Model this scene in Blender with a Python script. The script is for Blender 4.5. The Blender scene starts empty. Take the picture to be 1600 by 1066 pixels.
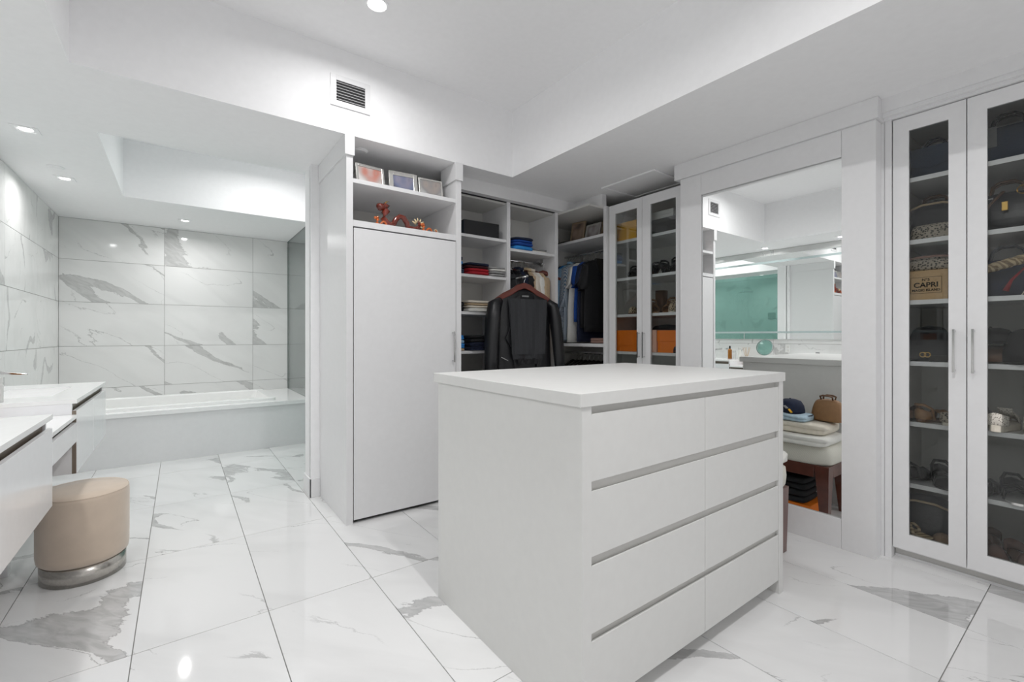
import bpy, bmesh, math, random
from mathutils import Vector, Matrix, Euler, noise
random.seed(7)
C = bpy.context.scene.collection
SC = bpy.context.scene
PI = math.pi

# ------------------------------------------------------------------ camera, light, exposure
F_PX, YAW, EYE = 704.4, math.atan((800 - 281) / 704.4), 1.2
cam = bpy.data.cameras.new('camera'); co = bpy.data.objects.new('camera', cam); C.objects.link(co)
cam.sensor_fit = 'HORIZONTAL'; cam.sensor_width = 36.0; cam.lens = 36.0 * F_PX / 1600
cam.shift_y = -7.5 / 1600; cam.clip_start = 0.05; cam.clip_end = 60
co.location = (0, 0, EYE); co.rotation_euler = (PI / 2, 0, -YAW)
SC.camera = co
w = bpy.data.worlds.new('world'); SC.world = w; w.use_nodes = True
w.node_tree.nodes['Background'].inputs[0].default_value = (0.9, 0.92, 1, 1)
w.node_tree.nodes['Background'].inputs[1].default_value = 0.3
SC.view_settings.view_transform = 'Standard'; SC.view_settings.look = 'None'
SC.view_settings.gamma = 1.0; SC.view_settings.use_curve_mapping = False
SC.view_settings.exposure = -1.0
cy = SC.cycles
cy.max_bounces = 14; cy.diffuse_bounces = 8; cy.glossy_bounces = 7; cy.transmission_bounces = 8
cy.transparent_max_bounces = 12; cy.sample_clamp_indirect = 4.0; cy.caustics_reflective = True; cy.caustics_refractive = False
cy.use_denoising = True
LOW, HIGH = 2.48, 3.005
LAMP_W = 9.0
TRAY_W = 16.0
LAMPS = [(-.77, .05), (-.77, 1.1), (-.79, 2.15), (-.80, 3.09), (-.768, 4.028), (-.752, 5.098), (.046, 6.171), (1.75, 4.5), (1.75, 6.0),
         (2.62, -.9)]  # closet-side lamp is added out of view to brighten that side
LAMP_K = [.8, .8, .8, .8, .9, 1.2, 1.5, 1.4, 1.6, 1.4, 1.1]
BATH_TRAY_LAMPS = [(.7, 4.75)]

# ------------------------------------------------------------------ materials
def nt(name):
    m = bpy.data.materials.new(name); m.use_nodes = True
    t = m.node_tree; b = t.nodes['Principled BSDF']
    return m, t, b
def lin(c):
    return tuple(((v / 255) / 12.92 if v / 255 <= .04045 else ((v / 255 + .055) / 1.055) ** 2.4) for v in c)
def solid(name, rgb, rough=.5, metal=0, noise_amt=0, nscale=30, bump=0, spec=.5, sheen=0, coat=0):
    m, t, b = nt(name)
    col = lin(rgb)
    b.inputs['Base Color'].default_value = (*col, 1); b.inputs['Roughness'].default_value = rough
    b.inputs['Metallic'].default_value = metal; b.inputs['Specular IOR Level'].default_value = spec
    b.inputs['Sheen Weight'].default_value = sheen; b.inputs['Coat Weight'].default_value = coat
    tc = t.nodes.new('ShaderNodeTexCoord'); n = t.nodes.new('ShaderNodeTexNoise')
    n.inputs['Scale'].default_value = nscale; n.inputs['Detail'].default_value = 4
    t.links.new(tc.outputs['Object'], n.inputs['Vector'])
    a = noise_amt if noise_amt else .015
    mr = t.nodes.new('ShaderNodeMapRange'); mr.inputs[1].default_value = .25; mr.inputs[2].default_value = .75
    mr.inputs[3].default_value = 1 - a; mr.inputs[4].default_value = 1 + a
    t.links.new(n.outputs['Fac'], mr.inputs[0])
    vm = t.nodes.new('ShaderNodeVectorMath'); vm.operation = 'SCALE'; vm.inputs[0].default_value = col
    t.links.new(mr.outputs[0], vm.inputs['Scale']); t.links.new(vm.outputs[0], b.inputs['Base Color'])
    if bump:
        bp = t.nodes.new('ShaderNodeBump'); bp.inputs['Strength'].default_value = bump; bp.inputs['Distance'].default_value = .004
        t.links.new(n.outputs['Fac'], bp.inputs['Height']); t.links.new(bp.outputs[0], b.inputs['Normal'])
    return m
def marble(name, base, scale=1.15, rough=.06, bold=1.0, rot=(0, 0, .6), vein=(150, 150, 149)):
    """white porcelain with long feathered grey veins; every tile is offset by its own random number"""
    m, t, b = nt(name); N = t.nodes.new; L = t.links.new
    tc = N('ShaderNodeTexCoord'); oi = N('ShaderNodeObjectInfo'); cmb = N('ShaderNodeCombineXYZ')
    for i, k in enumerate((37.0, 91.0, 53.0)):
        mm = N('ShaderNodeMath'); mm.operation = 'MULTIPLY'; mm.inputs[1].default_value = k
        L(oi.outputs['Random'], mm.inputs[0]); L(mm.outputs[0], cmb.inputs[i])
    rv = N('ShaderNodeVectorMath'); rv.operation = 'ADD'
    mp = N('ShaderNodeMapping'); mp.inputs['Rotation'].default_value = rot; mp.inputs['Scale'].default_value = (1, 1, 1)
    sq = N('ShaderNodeVectorMath'); sq.operation = 'MULTIPLY'; sq.inputs[1].default_value = (.42, 1.3, 1.3)
    L(tc.outputs['Object'], mp.inputs['Vector']); L(mp.outputs[0], sq.inputs[0]); L(sq.outputs[0], rv.inputs[0]); L(cmb.outputs[0], rv.inputs[1])
    def nz(sc, det, dist, off=0.0, rgh=.5):
        n = N('ShaderNodeTexNoise'); n.inputs['Scale'].default_value = sc; n.inputs['Detail'].default_value = det
        n.inputs['Distortion'].default_value = dist; n.inputs['Roughness'].default_value = rgh
        ad = N('ShaderNodeVectorMath'); ad.operation = 'ADD'; ad.inputs[1].default_value = (off, off * .7, off * 1.3)
        L(rv.outputs[0], ad.inputs[0]); L(ad.outputs[0], n.inputs['Vector']); return n.outputs['Fac']
    def mth(op, a, bb=None):
        n = N('ShaderNodeMath'); n.operation = op
        for i, v in enumerate((a, bb)):
            if v is None: continue
            if isinstance(v, (int, float)): n.inputs[i].default_value = v
            else: L(v, n.inputs[i])
        return n.outputs[0]
    def mr(v, a, bb, c, d):
        n = N('ShaderNodeMapRange'); L(v, n.inputs[0])
        for i, x in enumerate((a, bb, c, d)): n.inputs[i + 1].default_value = x
        return n.outputs[0]
    base_n = nz(scale, 1.5, .0, 0, .4)
    jag = mth('MULTIPLY', mth('SUBTRACT', nz(scale * 7, 8, .3, 5.5, .72), .5), .075)
    r1 = mth('ABSOLUTE', mth('SUBTRACT', mth('ADD', base_n, jag), .5))
    wd = mr(nz(scale * 1.25, 2, 0, 11.3), .46, .66, -.003, .017 * bold)
    d = mth('SUBTRACT', wd, r1)
    band = mr(d, 0.0, .0018, 0, 1)
    edge = mth('MULTIPLY', mr(mth('ABSOLUTE', d), 0, .0028, 1, 0), mr(wd, 0.0, .004, 0, 1))
    streak = mr(nz(scale * 14, 4, 1.2, 3.1), .35, .65, .62, 1.0)
    r2 = mth('ABSOLUTE', mth('SUBTRACT', mth('ADD', nz(scale * 1.5, 2, .3, 23.7), mth('MULTIPLY', jag, 1.4)), .5))
    thin = mth('MULTIPLY', mr(r2, 0, .0035, 1, 0), mr(nz(scale * 2.1, 2, 0, 41.0), .46, .58, 0, .75))
    cloud = mr(nz(scale * 2.2, 4, .8, 7.7), .45, .8, 0, .16)
    v = mth('MAXIMUM', mth('MULTIPLY', band, mth('MULTIPLY', streak, .62)), mth('MULTIPLY', edge, .8))
    v = mth('MAXIMUM', v, thin); v = mth('MAXIMUM', v, cloud)
    mx = N('ShaderNodeMix'); mx.data_type = 'RGBA'
    L(v, mx.inputs[0]); mx.inputs[6].default_value = (*lin(base), 1); mx.inputs[7].default_value = (*lin(vein), 1)
    L(mx.outputs[2], b.inputs['Base Color']); b.inputs['Roughness'].default_value = rough
    return m
def glass(name, tint, refl=1.0, rough=0.0, frost=0.0, frost_col=(1, 1, 1)):
    m = bpy.data.materials.new(name); m.use_nodes = True; t = m.node_tree; t.nodes.clear(); N = t.nodes.new; L = t.links.new
    out = N('ShaderNodeOutputMaterial'); tr = N('ShaderNodeBsdfTransparent'); gl = N('ShaderNodeBsdfGlossy'); fr = N('ShaderNodeFresnel')
    tr.inputs[0].default_value = (*tint, 1); gl.inputs['Roughness'].default_value = rough; fr.inputs[0].default_value = 1.5
    mx = N('ShaderNodeMixShader'); mu = N('ShaderNodeMath'); mu.operation = 'MULTIPLY'; mu.inputs[1].default_value = refl
    L(fr.outputs[0], mu.inputs[0]); L(mu.outputs[0], mx.inputs[0])
    src = tr.outputs[0]
    if frost:
        df = N('ShaderNodeBsdfDiffuse'); df.inputs[0].default_value = (*frost_col, 1)
        m2 = N('ShaderNodeMixShader'); m2.inputs[0].default_value = frost; L(src, m2.inputs[1]); L(df.outputs[0], m2.inputs[2]); src = m2.outputs[0]
    L(src, mx.inputs[1]); L(gl.outputs[0], mx.inputs[2]); L(mx.outputs[0], out.inputs[0])
    return m
def emit(name, s, col=(1, .98, .95)):
    m, t, b = nt(name); b.inputs['Emission Color'].default_value = (*col, 1); b.inputs['Emission Strength'].default_value = s
    return m
def stripes(name, a, bcol, scale=60, axis='X', rough=.8, dist=0.0):
    m, t, b = nt(name); N = t.nodes.new; L = t.links.new
    tc = N('ShaderNodeTexCoord'); wv = N('ShaderNodeTexWave'); wv.bands_direction = axis; wv.inputs['Scale'].default_value = scale
    wv.inputs['Distortion'].default_value = dist; L(tc.outputs['Object'], wv.inputs['Vector'])
    mx = N('ShaderNodeMix'); mx.data_type = 'RGBA'; mr = N('ShaderNodeMapRange'); mr.inputs[1].default_value = .45; mr.inputs[2].default_value = .55
    L(wv.outputs['Fac'], mr.inputs[0]); L(mr.outputs[0], mx.inputs[0]); mx.inputs[6].default_value = (*lin(a), 1); mx.inputs[7].default_value = (*lin(bcol), 1)
    L(mx.outputs[2], b.inputs['Base Color']); b.inputs['Roughness'].default_value = rough
    return m
def spots(name, a, bcol, scale=60, lo=.42, hi=.5, rough=.6, vor=True):
    m, t, b = nt(name); N = t.nodes.new; L = t.links.new
    tc = N('ShaderNodeTexCoord'); vr = N('ShaderNodeTexVoronoi' if vor else 'ShaderNodeTexNoise'); vr.inputs['Scale'].default_value = scale
    L(tc.outputs['Object'], vr.inputs['Vector'])
    mr = N('ShaderNodeMapRange'); mr.inputs[1].default_value = lo; mr.inputs[2].default_value = hi
    L(vr.outputs['Distance' if vor else 'Fac'], mr.inputs[0])
    mx = N('ShaderNodeMix'); mx.data_type = 'RGBA'; L(mr.outputs[0], mx.inputs[0])
    mx.inputs[6].default_value = (*lin(a), 1); mx.inputs[7].default_value = (*lin(bcol), 1)
    L(mx.outputs[2], b.inputs['Base Color']); b.inputs['Roughness'].default_value = rough
    return m
def print_mat(name, cols, scale=9):
    m, t, b = nt(name); N = t.nodes.new; L = t.links.new
    tc = N('ShaderNodeTexCoord'); n = N('ShaderNodeTexNoise'); n.inputs['Scale'].default_value = scale; n.inputs['Detail'].default_value = 1
    L(tc.outputs['Object'], n.inputs['Vector']); cr = N('ShaderNodeValToRGB')
    while len(cr.color_ramp.elements) < len(cols): cr.color_ramp.elements.new(.5)
    for i, (e, c) in enumerate(zip(cr.color_ramp.elements, cols)):
        e.position = .3 + .4 * i / (len(cols) - 1); e.color = (*lin(c), 1)
    L(n.outputs['Fac'], cr.inputs[0]); L(cr.outputs[0], b.inputs['Base Color']); b.inputs['Roughness'].default_value = .25
    return m

M = {}
M['wall'] = solid('white_paint', (243, 243, 244), .7)
M['ceil'] = solid('ceiling_paint', (245, 245, 246), .75)
M['lacq'] = solid('white_lacquer', (231, 231, 232), .28)
M['lacq_matt'] = solid('white_melamine', (219, 219, 217), .45)
M['inner'] = solid('shelf_melamine', (216, 215, 211), .5)
M['ledge'] = solid('grey_pull_ledge', (206, 205, 202), .5)
M['grout'] = solid('grout', (158, 157, 154), .8)
M['tile'] = marble('floor_marble', (229, 229, 229), 1.25, .05, 1.6, (0, 0, .9), (134, 134, 134))
M['walltile'] = marble('wall_marble', (228, 228, 227), 1.25, .08, 1.7, (.0, -.55, .0))
M['mirror'] = solid('mirror_silver', (250, 252, 251), 0.0, 1.0, noise_amt=.0001)
M['chrome'] = solid('chrome', (215, 215, 215), .12, 1.0)
M['steel'] = solid('brushed_steel', (196, 192, 186), .25, 1.0, .12, 90)
M['vanity'] = solid('vanity_gloss', (238, 238, 240), .12)
M['counter'] = solid('quartz_counter', (244, 244, 244), .15)
M['brown'] = solid('taupe_recess', (128, 116, 104), .4)
M['velvet'] = solid('taupe_velvet', (204, 187, 170), .85, 0, .05, 14, .1, .2, .5)
M['tub'] = solid('tub_acrylic', (242, 242, 241), .15)
M['cabglass'] = glass('grey_door_glass', (.905, .915, .91), .8)
M['cabglass2'] = glass('clear_door_glass', (.93, .945, .94), .7)
M['bathglass'] = glass('shower_glass', (.90, .935, .925), .8)
M['teal'] = glass('teal_shower_glass', (.64, .82, .78), .8, 0.03, .3, (.27, .46, .42))
M['edge'] = solid('glass_edge', (50, 82, 74), .2)
M['black'] = solid('black_cloth', (26, 26, 29), .85, 0, .25, 60, .2)
M['leather'] = solid('black_leather', (22, 23, 26), .38, 0, .2, 50, .35)
M['charcoal'] = solid('charcoal_wool', (52, 53, 56), .9, 0, .15, 220, .2)
M['navy'] = solid('navy_cloth', (24, 33, 58), .85, 0, .2, 60, .2)
M['denim'] = solid('denim', (52, 68, 92), .9, 0, .18, 120, .3)
M['blue'] = solid('blue_cloth', (20, 70, 150), .85, 0, .1, 50, .2)
M['azure'] = solid('azure_cloth', (50, 140, 215), .85, 0, .1, 50, .2)
M['sky'] = solid('pale_blue_cloth', (150, 190, 220), .85, 0, .1, 50, .2)
M['pale'] = solid('faded_blue_cloth', (178, 200, 214), .85, 0, .1, 40, .3)
M['red'] = solid('red_cloth', (165, 22, 38), .85, 0, .1, 50, .2)
M['maroon'] = solid('dark_maroon_cloth', (60, 14, 22), .85, 0, .2, 50, .2)
M['grey'] = solid('grey_cloth', (150, 150, 150), .9, 0, .1, 60, .2)
M['cream'] = solid('cream_cloth', (222, 214, 200), .9, 0, .06, 40, .25)
M['white_c'] = solid('white_cloth', (232, 231, 226), .9, 0, .04, 40, .2)
M['beige'] = solid('beige_cloth', (190, 168, 138), .9, 0, .08, 40, .2)
M['tan'] = solid('tan_leather', (150, 112, 76), .5, 0, .1, 30, .1)
M['brownL'] = solid('brown_leather', (108, 76, 52), .5, 0, .12, 30, .15)
M['mauve'] = solid('mauve_suede', (148, 118, 108), .9, 0, .1, 40, .1)
M['rose'] = solid('rose_card', (222, 180, 160), .7)
M['orange'] = solid('orange_card', (232, 122, 18), .6)
M['yellow'] = solid('yellow_card', (236, 176, 30), .6)
M['darkbox'] = solid('dark_card', (58, 58, 60), .6)
M['blackbox'] = solid('black_card', (24, 24, 27), .5)
M['whitebox'] = solid('white_card', (206, 206, 204), .6)
M['kraft'] = solid('straw_board', (198, 168, 130), .8, 0, .08, 90, .2)
M['wood'] = solid('mahogany', (92, 52, 42), .3, 0, .2, 22, 0, .5, 0, .4)
M['hanger_wood'] = solid('hanger_wood', (104, 48, 38), .35, 0, .15, 30)
M['gold'] = solid('gold', (212, 172, 92), .25, 1.0)
M['leopard'] = spots('leopard_print', (70, 50, 36), (206, 186, 156), 70, .35, .5)
M['perf'] = spots('perforated_leather', (120, 112, 104), (222, 216, 206), 150, .25, .4)
M['python'] = spots('snake_print', (60, 56, 52), (170, 160, 146), 90, .3, .5)
M['straw'] = stripes('braided_straw', (196, 176, 140), (140, 118, 88), 22, 'DIAGONAL', .8, 1.5)
M['fur'] = solid('fuzzy_fleece', (160, 132, 108), .95, 0, .25, 160, .8)
M['stripe_shirt'] = stripes('striped_cotton', (222, 226, 230), (120, 150, 180), 60, 'X', .8)
M['denim_pattern'] = spots('patterned_cotton', (110, 125, 150), (190, 200, 210), 120, .3, .5)
M['quilt'] = stripes('quilted_cotton', (226, 224, 214), (214, 212, 202), 60, 'DIAGONAL', .9, .5)
M['amber'] = solid('amber_glass', (150, 96, 40), .15)
M['red_glass'] = solid('red_glaze', (112, 40, 26), .12, 0, .35, 30, 0, .6, 0, .5)
M['orange_glass'] = solid('orange_glaze', (206, 100, 34), .15, 0, .3, 40, 0, .6, 0, .5)
M['purple_glass'] = solid('purple_glaze', (74, 52, 78), .12, 0, .2, 30)
M['pearl'] = solid('pearl_glaze', (226, 206, 166), .2, 0, .2, 60)
M['silver_frame'] = solid('silver_frame', (205, 204, 200), .25, .6)
M['gold_frame'] = solid('pale_gold_frame', (170, 150, 125), .35, .4)
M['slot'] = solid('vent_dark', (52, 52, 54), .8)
M['ink'] = solid('black_ink', (38, 34, 30), .8)
M['white_ink'] = solid('white_ink', (225, 225, 225), .6)
M['lens'] = emit('lamp_lens', 9.0)
M['frostband'] = solid('etched_glass', (176, 190, 190), .5)
M['outlet'] = solid('outlet_plastic', (228, 228, 226), .35)
M['green_item'] = solid('green_plastic', (96, 132, 110), .3)
PH = [print_mat('family_print', [(222, 222, 220), (190, 176, 172), (196, 132, 118), (150, 162, 158)], 9),
      print_mat('dusk_print', [(84, 88, 104), (116, 122, 148), (140, 138, 156), (92, 98, 122)], 9),
      print_mat('group_print', [(200, 200, 200), (150, 148, 148), (168, 158, 152), (96, 98, 110)], 9),
      print_mat('sepia_print', [(92, 80, 72), (132, 112, 98), (150, 130, 116), (110, 98, 88)], 9),
      print_mat('grey_print', [(92, 88, 90), (140, 132, 130), (170, 166, 166), (110, 104, 106)], 9)]

# ------------------------------------------------------------------ helpers
class MB:
    def __init__(s): s.bm = bmesh.new()
    def box(s, x0, x1, y0, y1, z0, z1):
        P = [s.bm.verts.new(p) for p in ((x0, y0, z0), (x1, y0, z0), (x1, y1, z0), (x0, y1, z0), (x0, y0, z1), (x1, y0, z1), (x1, y1, z1), (x0, y1, z1))]
        for f in ((0, 3, 2, 1), (4, 5, 6, 7), (0, 1, 5, 4), (1, 2, 6, 5), (2, 3, 7, 6), (3, 0, 4, 7)): s.bm.faces.new([P[i] for i in f])
        return s
    def prism(s, pts, axis, a, b):
        def mk(u, v, w):
            return {'X': (w, u, v), 'Y': (u, w, v), 'Z': (u, v, w)}[axis]
        A = [s.bm.verts.new(mk(u, v, a)) for u, v in pts]; B = [s.bm.verts.new(mk(u, v, b)) for u, v in pts]
        n = len(pts)
        s.bm.faces.new(A[::-1]); s.bm.faces.new(B)
        for i in range(n): s.bm.faces.new((A[i], A[(i + 1) % n], B[(i + 1) % n], B[i]))
        return s
    def tube(s, pts, r, seg=8, flat=1.0, cap=True):
        pts = [Vector(p) for p in pts]; rings = []
        up = Vector((0, 0, 1))
        for i, p in enumerate(pts):
            d = (pts[min(i + 1, len(pts) - 1)] - pts[max(i - 1, 0)]).normalized()
            a = d.cross(up)
            if a.length < .05: a = d.cross(Vector((0, 1, 0)))
            a.normalize(); b = a.cross(d).normalized()
            rr = r[i] if isinstance(r, (list, tuple)) else r
            rings.append([s.bm.verts.new(p + a * math.cos(2 * PI * k / seg) * rr + b * math.sin(2 * PI * k / seg) * rr * flat) for k in range(seg)])
        for A, B in zip(rings, rings[1:]):
            for k in range(seg): s.bm.faces.new((A[k], A[(k + 1) % seg], B[(k + 1) % seg], B[k]))
        if cap: s.bm.faces.new(rings[0][::-1]); s.bm.faces.new(rings[-1])
        return s
    def lathe(s, prof, cx=0, cy=0, z=0, seg=24, ax=1, ay=1, rot=0):
        rings = []
        for r, h in prof:
            if r <= 1e-6: rings.append([s.bm.verts.new((cx, cy, z + h))]); continue
            ring = []
            for k in range(seg):
                u, v = math.cos(2 * PI * k / seg) * r * ax, math.sin(2 * PI * k / seg) * r * ay
                ring.append(s.bm.verts.new((cx + u * math.cos(rot) - v * math.sin(rot), cy + u * math.sin(rot) + v * math.cos(rot), z + h)))
            rings.append(ring)
        for A, B in zip(rings, rings[1:]):
            for k in range(seg):
                f = [A[k % len(A)], A[(k + 1) % len(A)], B[(k + 1) % len(B)], B[k % len(B)]]
                u = []
                for v in f:
                    if v not in u: u.append(v)
                if len(u) > 2: s.bm.faces.new(u)
        return s
    def loft(s, rings, closed_ends=True):
        R = [[s.bm.verts.new(p) for p in r] for r in rings]; n = len(R[0])
        for A, B in zip(R, R[1:]):
            for k in range(n): s.bm.faces.new((A[k], A[(k + 1) % n], B[(k + 1) % n], B[k]))
        if closed_ends: s.bm.faces.new(R[0][::-1]); s.bm.faces.new(R[-1])
        return s
    def rough(s, amt, sc=12, seed=0):
        for v in s.bm.verts:
            n = noise.noise_vector(v.co * sc + Vector((seed * 3.1, seed * 1.7, seed)))
            v.co += n * amt
        return s

def wloc(o):
    v = Vector((0, 0, 0))
    while o: v += o.location; o = o.parent
    return v
def part(name, mb, mat, parent=None, bevel=0, smooth=False, label=None, kind=None, local=False, loc=None, seg=2):
    me = bpy.data.meshes.new(name)
    bmesh.ops.recalc_face_normals(mb.bm, faces=mb.bm.faces)
    off = Vector((0, 0, 0)) if local else -(wloc(parent) if parent else Vector((0, 0, 0)))
    if loc: off = off - Vector(loc)
    bmesh.ops.translate(mb.bm, verts=mb.bm.verts, vec=off)
    mb.bm.to_mesh(me); mb.bm.free()
    o = bpy.data.objects.new(name, me); C.objects.link(o)
    if parent: o.parent = parent
    if loc: o.location = Vector(loc) - ((wloc(parent)) if (parent and not local) else Vector((0, 0, 0)))
    for m in (mat if isinstance(mat, list) else [mat]): me.materials.append(m)
    if smooth:
        for p in me.polygons: p.use_smooth = True
    if bevel:
        b = o.modifiers.new('bevel', 'BEVEL'); b.width = bevel; b.segments = seg; b.limit_method = 'ANGLE'
    if label: o['label'] = label
    if kind: o['kind'] = kind
    return o
def thing(name, label, cat, loc=(0, 0, 0), rz=0, group=None):
    o = bpy.data.objects.new(name, None); C.objects.link(o); o.location = loc; o.rotation_euler = (0, 0, rz)
    o.empty_display_size = .1
    o['label'] = label; o['category'] = cat
    if group: o['group'] = group
    return o
def tag(o, label, cat, group=None):
    o['label'] = label; o['category'] = cat
    if group: o['group'] = group
    return o
def struct(name, mb, mat, bevel=0):
    return part(name, mb, mat, None, bevel, kind='structure')
def dup_tree(root, loc, rz, label, group=None):
    def cp(o, par):
        c = o.copy(); C.objects.link(c); c.parent = par
        for ch in list(o.children): cp(ch, c)
        return c
    kids = list(root.children)
    r = root.copy(); C.objects.link(r); r.location = loc
    r.rotation_euler = (0, 0, rz); r['label'] = label
    if group: r['group'] = group
    for k in kids: cp(k, r)
    return r
def B(*a): return MB().box(*a)
def subdiv(o, lv=1):
    m = o.modifiers.new('smooth_surface', 'SUBSURF'); m.levels = lv; m.render_levels = lv
    for p in o.data.polygons: p.use_smooth = True
    return o

# ------------------------------------------------------------------ the room shell
XL, XR, YB, YF = -1.04, 3.66, 6.73, -1.6
fl = struct('floor', B(XL - .1, XR + .1, YF - .1, YB + .1, -.12, -.006), M['grout'])
tx = [-.145 + .457 * k for k in range(-2, 9)]
ty = [2.2145 + .9165 * k for k in range(-5, 5)]
tile_meshes = {}
def tile(parent, x0, x1, y0, y1, plane='Z', at=0.0, mat='tile', th=.006, g=.0016):
    a0, a1, b0, b1 = x0 + g, x1 - g, y0 + g, y1 - g
    key = (plane, round(a1 - a0, 3), round(b1 - b0, 3), mat)
    cu, cv = (a0 + a1) / 2, (b0 + b1) / 2
    loc = {'Z': (cu, cv, at), 'X': (at, cu, cv), 'Y': (cu, at, cv)}[plane]
    if key not in tile_meshes:
        hu, hv = (a1 - a0) / 2, (b1 - b0) / 2
        bx = {'Z': (-hu, hu, -hv, hv, -th, 0), 'X': (-th, 0, -hu, hu, -hv, hv), 'Y': (-hu, hu, 0, th, -hv, hv)}[plane]
        mb = B(*bx)
        bmesh.ops.bevel(mb.bm, geom=mb.bm.edges[:], offset=.0006, segments=1, affect='EDGES')
        me = bpy.data.meshes.new('tile'); bmesh.ops.recalc_face_normals(mb.bm, faces=mb.bm.faces); mb.bm.to_mesh(me); mb.bm.free()
        me.materials.append(M[mat]); tile_meshes[key] = me
    o = bpy.data.objects.new('tile', tile_meshes[key]); C.objects.link(o); o.parent = parent; o.location = loc
    return o
for i in range(len(tx) - 1):
    for j in range(len(ty) - 1):
        x0, x1 = max(tx[i], XL), min(tx[i + 1], 3.2)
        y1 = min(ty[j + 1], 5.46)
        if x1 - x0 > .05 and y1 - ty[j] > .05: tile(fl, x0, x1, max(ty[j], YF), y1)
# bath wall tiles
wl = struct('wall_left', B(XL - .12, XL - .006, YF - .1, YB + .1, 0, 3.2), M['grout'])
wb = struct('wall_back', B(XL - .12, 2.6, YB + .006, YB + .15, 0, 3.2), M['grout'])
zt = [.17, .625, 1.09, 1.573, 2.032, 2.478]
for a, b in zip([XL, -.146, .765, 1.68], [-.146, .765, 1.68, 2.4]):
    for c, d in zip(zt, zt[1:]): tile(wb, a, b, c, d, 'Y', YB, 'walltile')
yy = [YF + .0, -.58, .34, 1.25, 2.165, 3.08, 3.99, 4.90, 5.815, YB]
for a, b in zip(yy, yy[1:]):
    for c, d in zip([0.0] + zt, zt): tile(wl, a, b, c, d, 'X', XL, 'walltile')
ws = struct('wall_shower', B(2.406, 2.55, 3.7, YB + .1, 0, 2.6), M['grout'])
for a, b in zip([3.78, 4.7, 5.62], [4.7, 5.62, YB]):
    for c, d in zip([0.0] + zt, zt):
        t_ = tile(ws, a, b, c, d, 'X', 2.4 + .006, 'walltile')
struct('wall_front', B(XL - .1, XR + .1, YF - .15, YF, 0, 3.2), M['wall'])
struct('wall_right', B(XR, XR + .12, YF - .1, YB + .1, 0, 3.2), M['wall'])
struct('wall_partition', B(.786, XR + .02, 3.62, 3.779, 0, 2.6).box(.786, .848, 3.587, 3.63, 0, 2.6), M['wall'])
struct('baseboard_partition', MB().prism([(3.575, 0), (3.79, 0), (3.79, .132), (3.785, .14), (3.575, .14)], 'X', .774, .786).prism([(.774, 0), (.848, 0), (.848, .14), (.774, .14)], 'Y', 3.575, 3.587), M['lacq'], .003)
# ceiling with two raised trays
cl = MB()
TX0, TX1, TY0, TY1 = -.416, 2.155, -1.0, 2.92
BX0, BX1, BY0, BY1 = -.42, 1.18, 3.82, 5.43
cl.box(XL - .1, TX0, YF - .1, YB + .1, LOW, HIGH + .2)
cl.box(TX1, XR + .1, YF - .1, YB + .1, LOW, HIGH + .2)
cl.box(TX0, TX1, YF - .1, TY0, LOW, HIGH + .2)
cl.box(TX0, TX1, TY1, BY0, LOW, HIGH + .2)
cl.box(TX0, TX1, BY1, YB + .1, LOW, HIGH + .2)
cl.box(BX1, TX1, BY0, BY1, LOW, HIGH + .2)
cl.box(TX0 - .05, TX1 + .05, TY0 - .05, TY1 + .05, HIGH, HIGH + .2)
cl.box(TX0 - .05, BX1 + .05, BY0 - .05, BY1 + .05, HIGH, HIGH + .2)
struct('ceiling', cl, M['ceil'])
# access panel in the ceiling above the glazed shoe cabinet
ap = thing('access_panel', 'flat rectangular access panel set in the low ceiling above the narrow glazed cabinet', 'panel', (3.1, 2.4, LOW))
part('panel_frame', B(2.92, 2.95, 2.13, 2.67, LOW - .012, LOW).box(3.34, 3.37, 2.13, 2.67, LOW - .012, LOW).box(2.95, 3.34, 2.13, 2.16, LOW - .012, LOW).box(2.95, 3.34, 2.64, 2.67, LOW - .012, LOW), M['ceil'], ap, .002)
part('panel_board', B(2.956, 3.334, 2.166, 2.634, LOW - .006, LOW), M['ceil'], ap, .001)

# downlights
def lamp_light(x, y, z, wt, rad=.028, spread=165):
    l = bpy.data.lights.new('downlight_beam', 'AREA'); l.shape = 'DISK'; l.size = rad * 2; l.energy = wt; l.spread = math.radians(spread)
    l.color = (1.0, .99, .984)
    o = bpy.data.objects.new('downlight_beam', l); C.objects.link(o); return o
def downlight(x, y, z, wt, label, r=.034, plate=.062, group='square recessed downlights'):
    t = thing('downlight', label, 'downlight', (x, y, z), 0, group)
    mb = MB()
    for a in ((-plate, plate, -plate, -r * 1.2), (-plate, plate, r * 1.2, plate), (-plate, -r * 1.2, -r * 1.2, r * 1.2), (r * 1.2, plate, -r * 1.2, r * 1.2)):
        mb.box(x + a[0], x + a[1], y + a[2], y + a[3], z - .005, z)
    part('trim_plate', mb, M['ceil'], t, .001)
    part('lamp_lens', MB().lathe([(0, -.0015), (r, -.0015), (r, -.0005)], x, y, z, 20), M['lens'], t)
    lo = lamp_light(x, y, z, wt); lo.parent = t; lo.location = (0, 0, -.008)
names = {4: 'square downlight in the low ceiling nearest the sink vanity', 5: 'square downlight in the low ceiling beside the smoke detector',
         6: 'square downlight in the low ceiling strip above the bathtub'}
for i, (x, y) in enumerate(LAMPS):
    downlight(x, y, LOW, LAMP_W * LAMP_K[i], names.get(i, 'square downlight in the low ceiling, seen in reflection or added out of view'))
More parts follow.
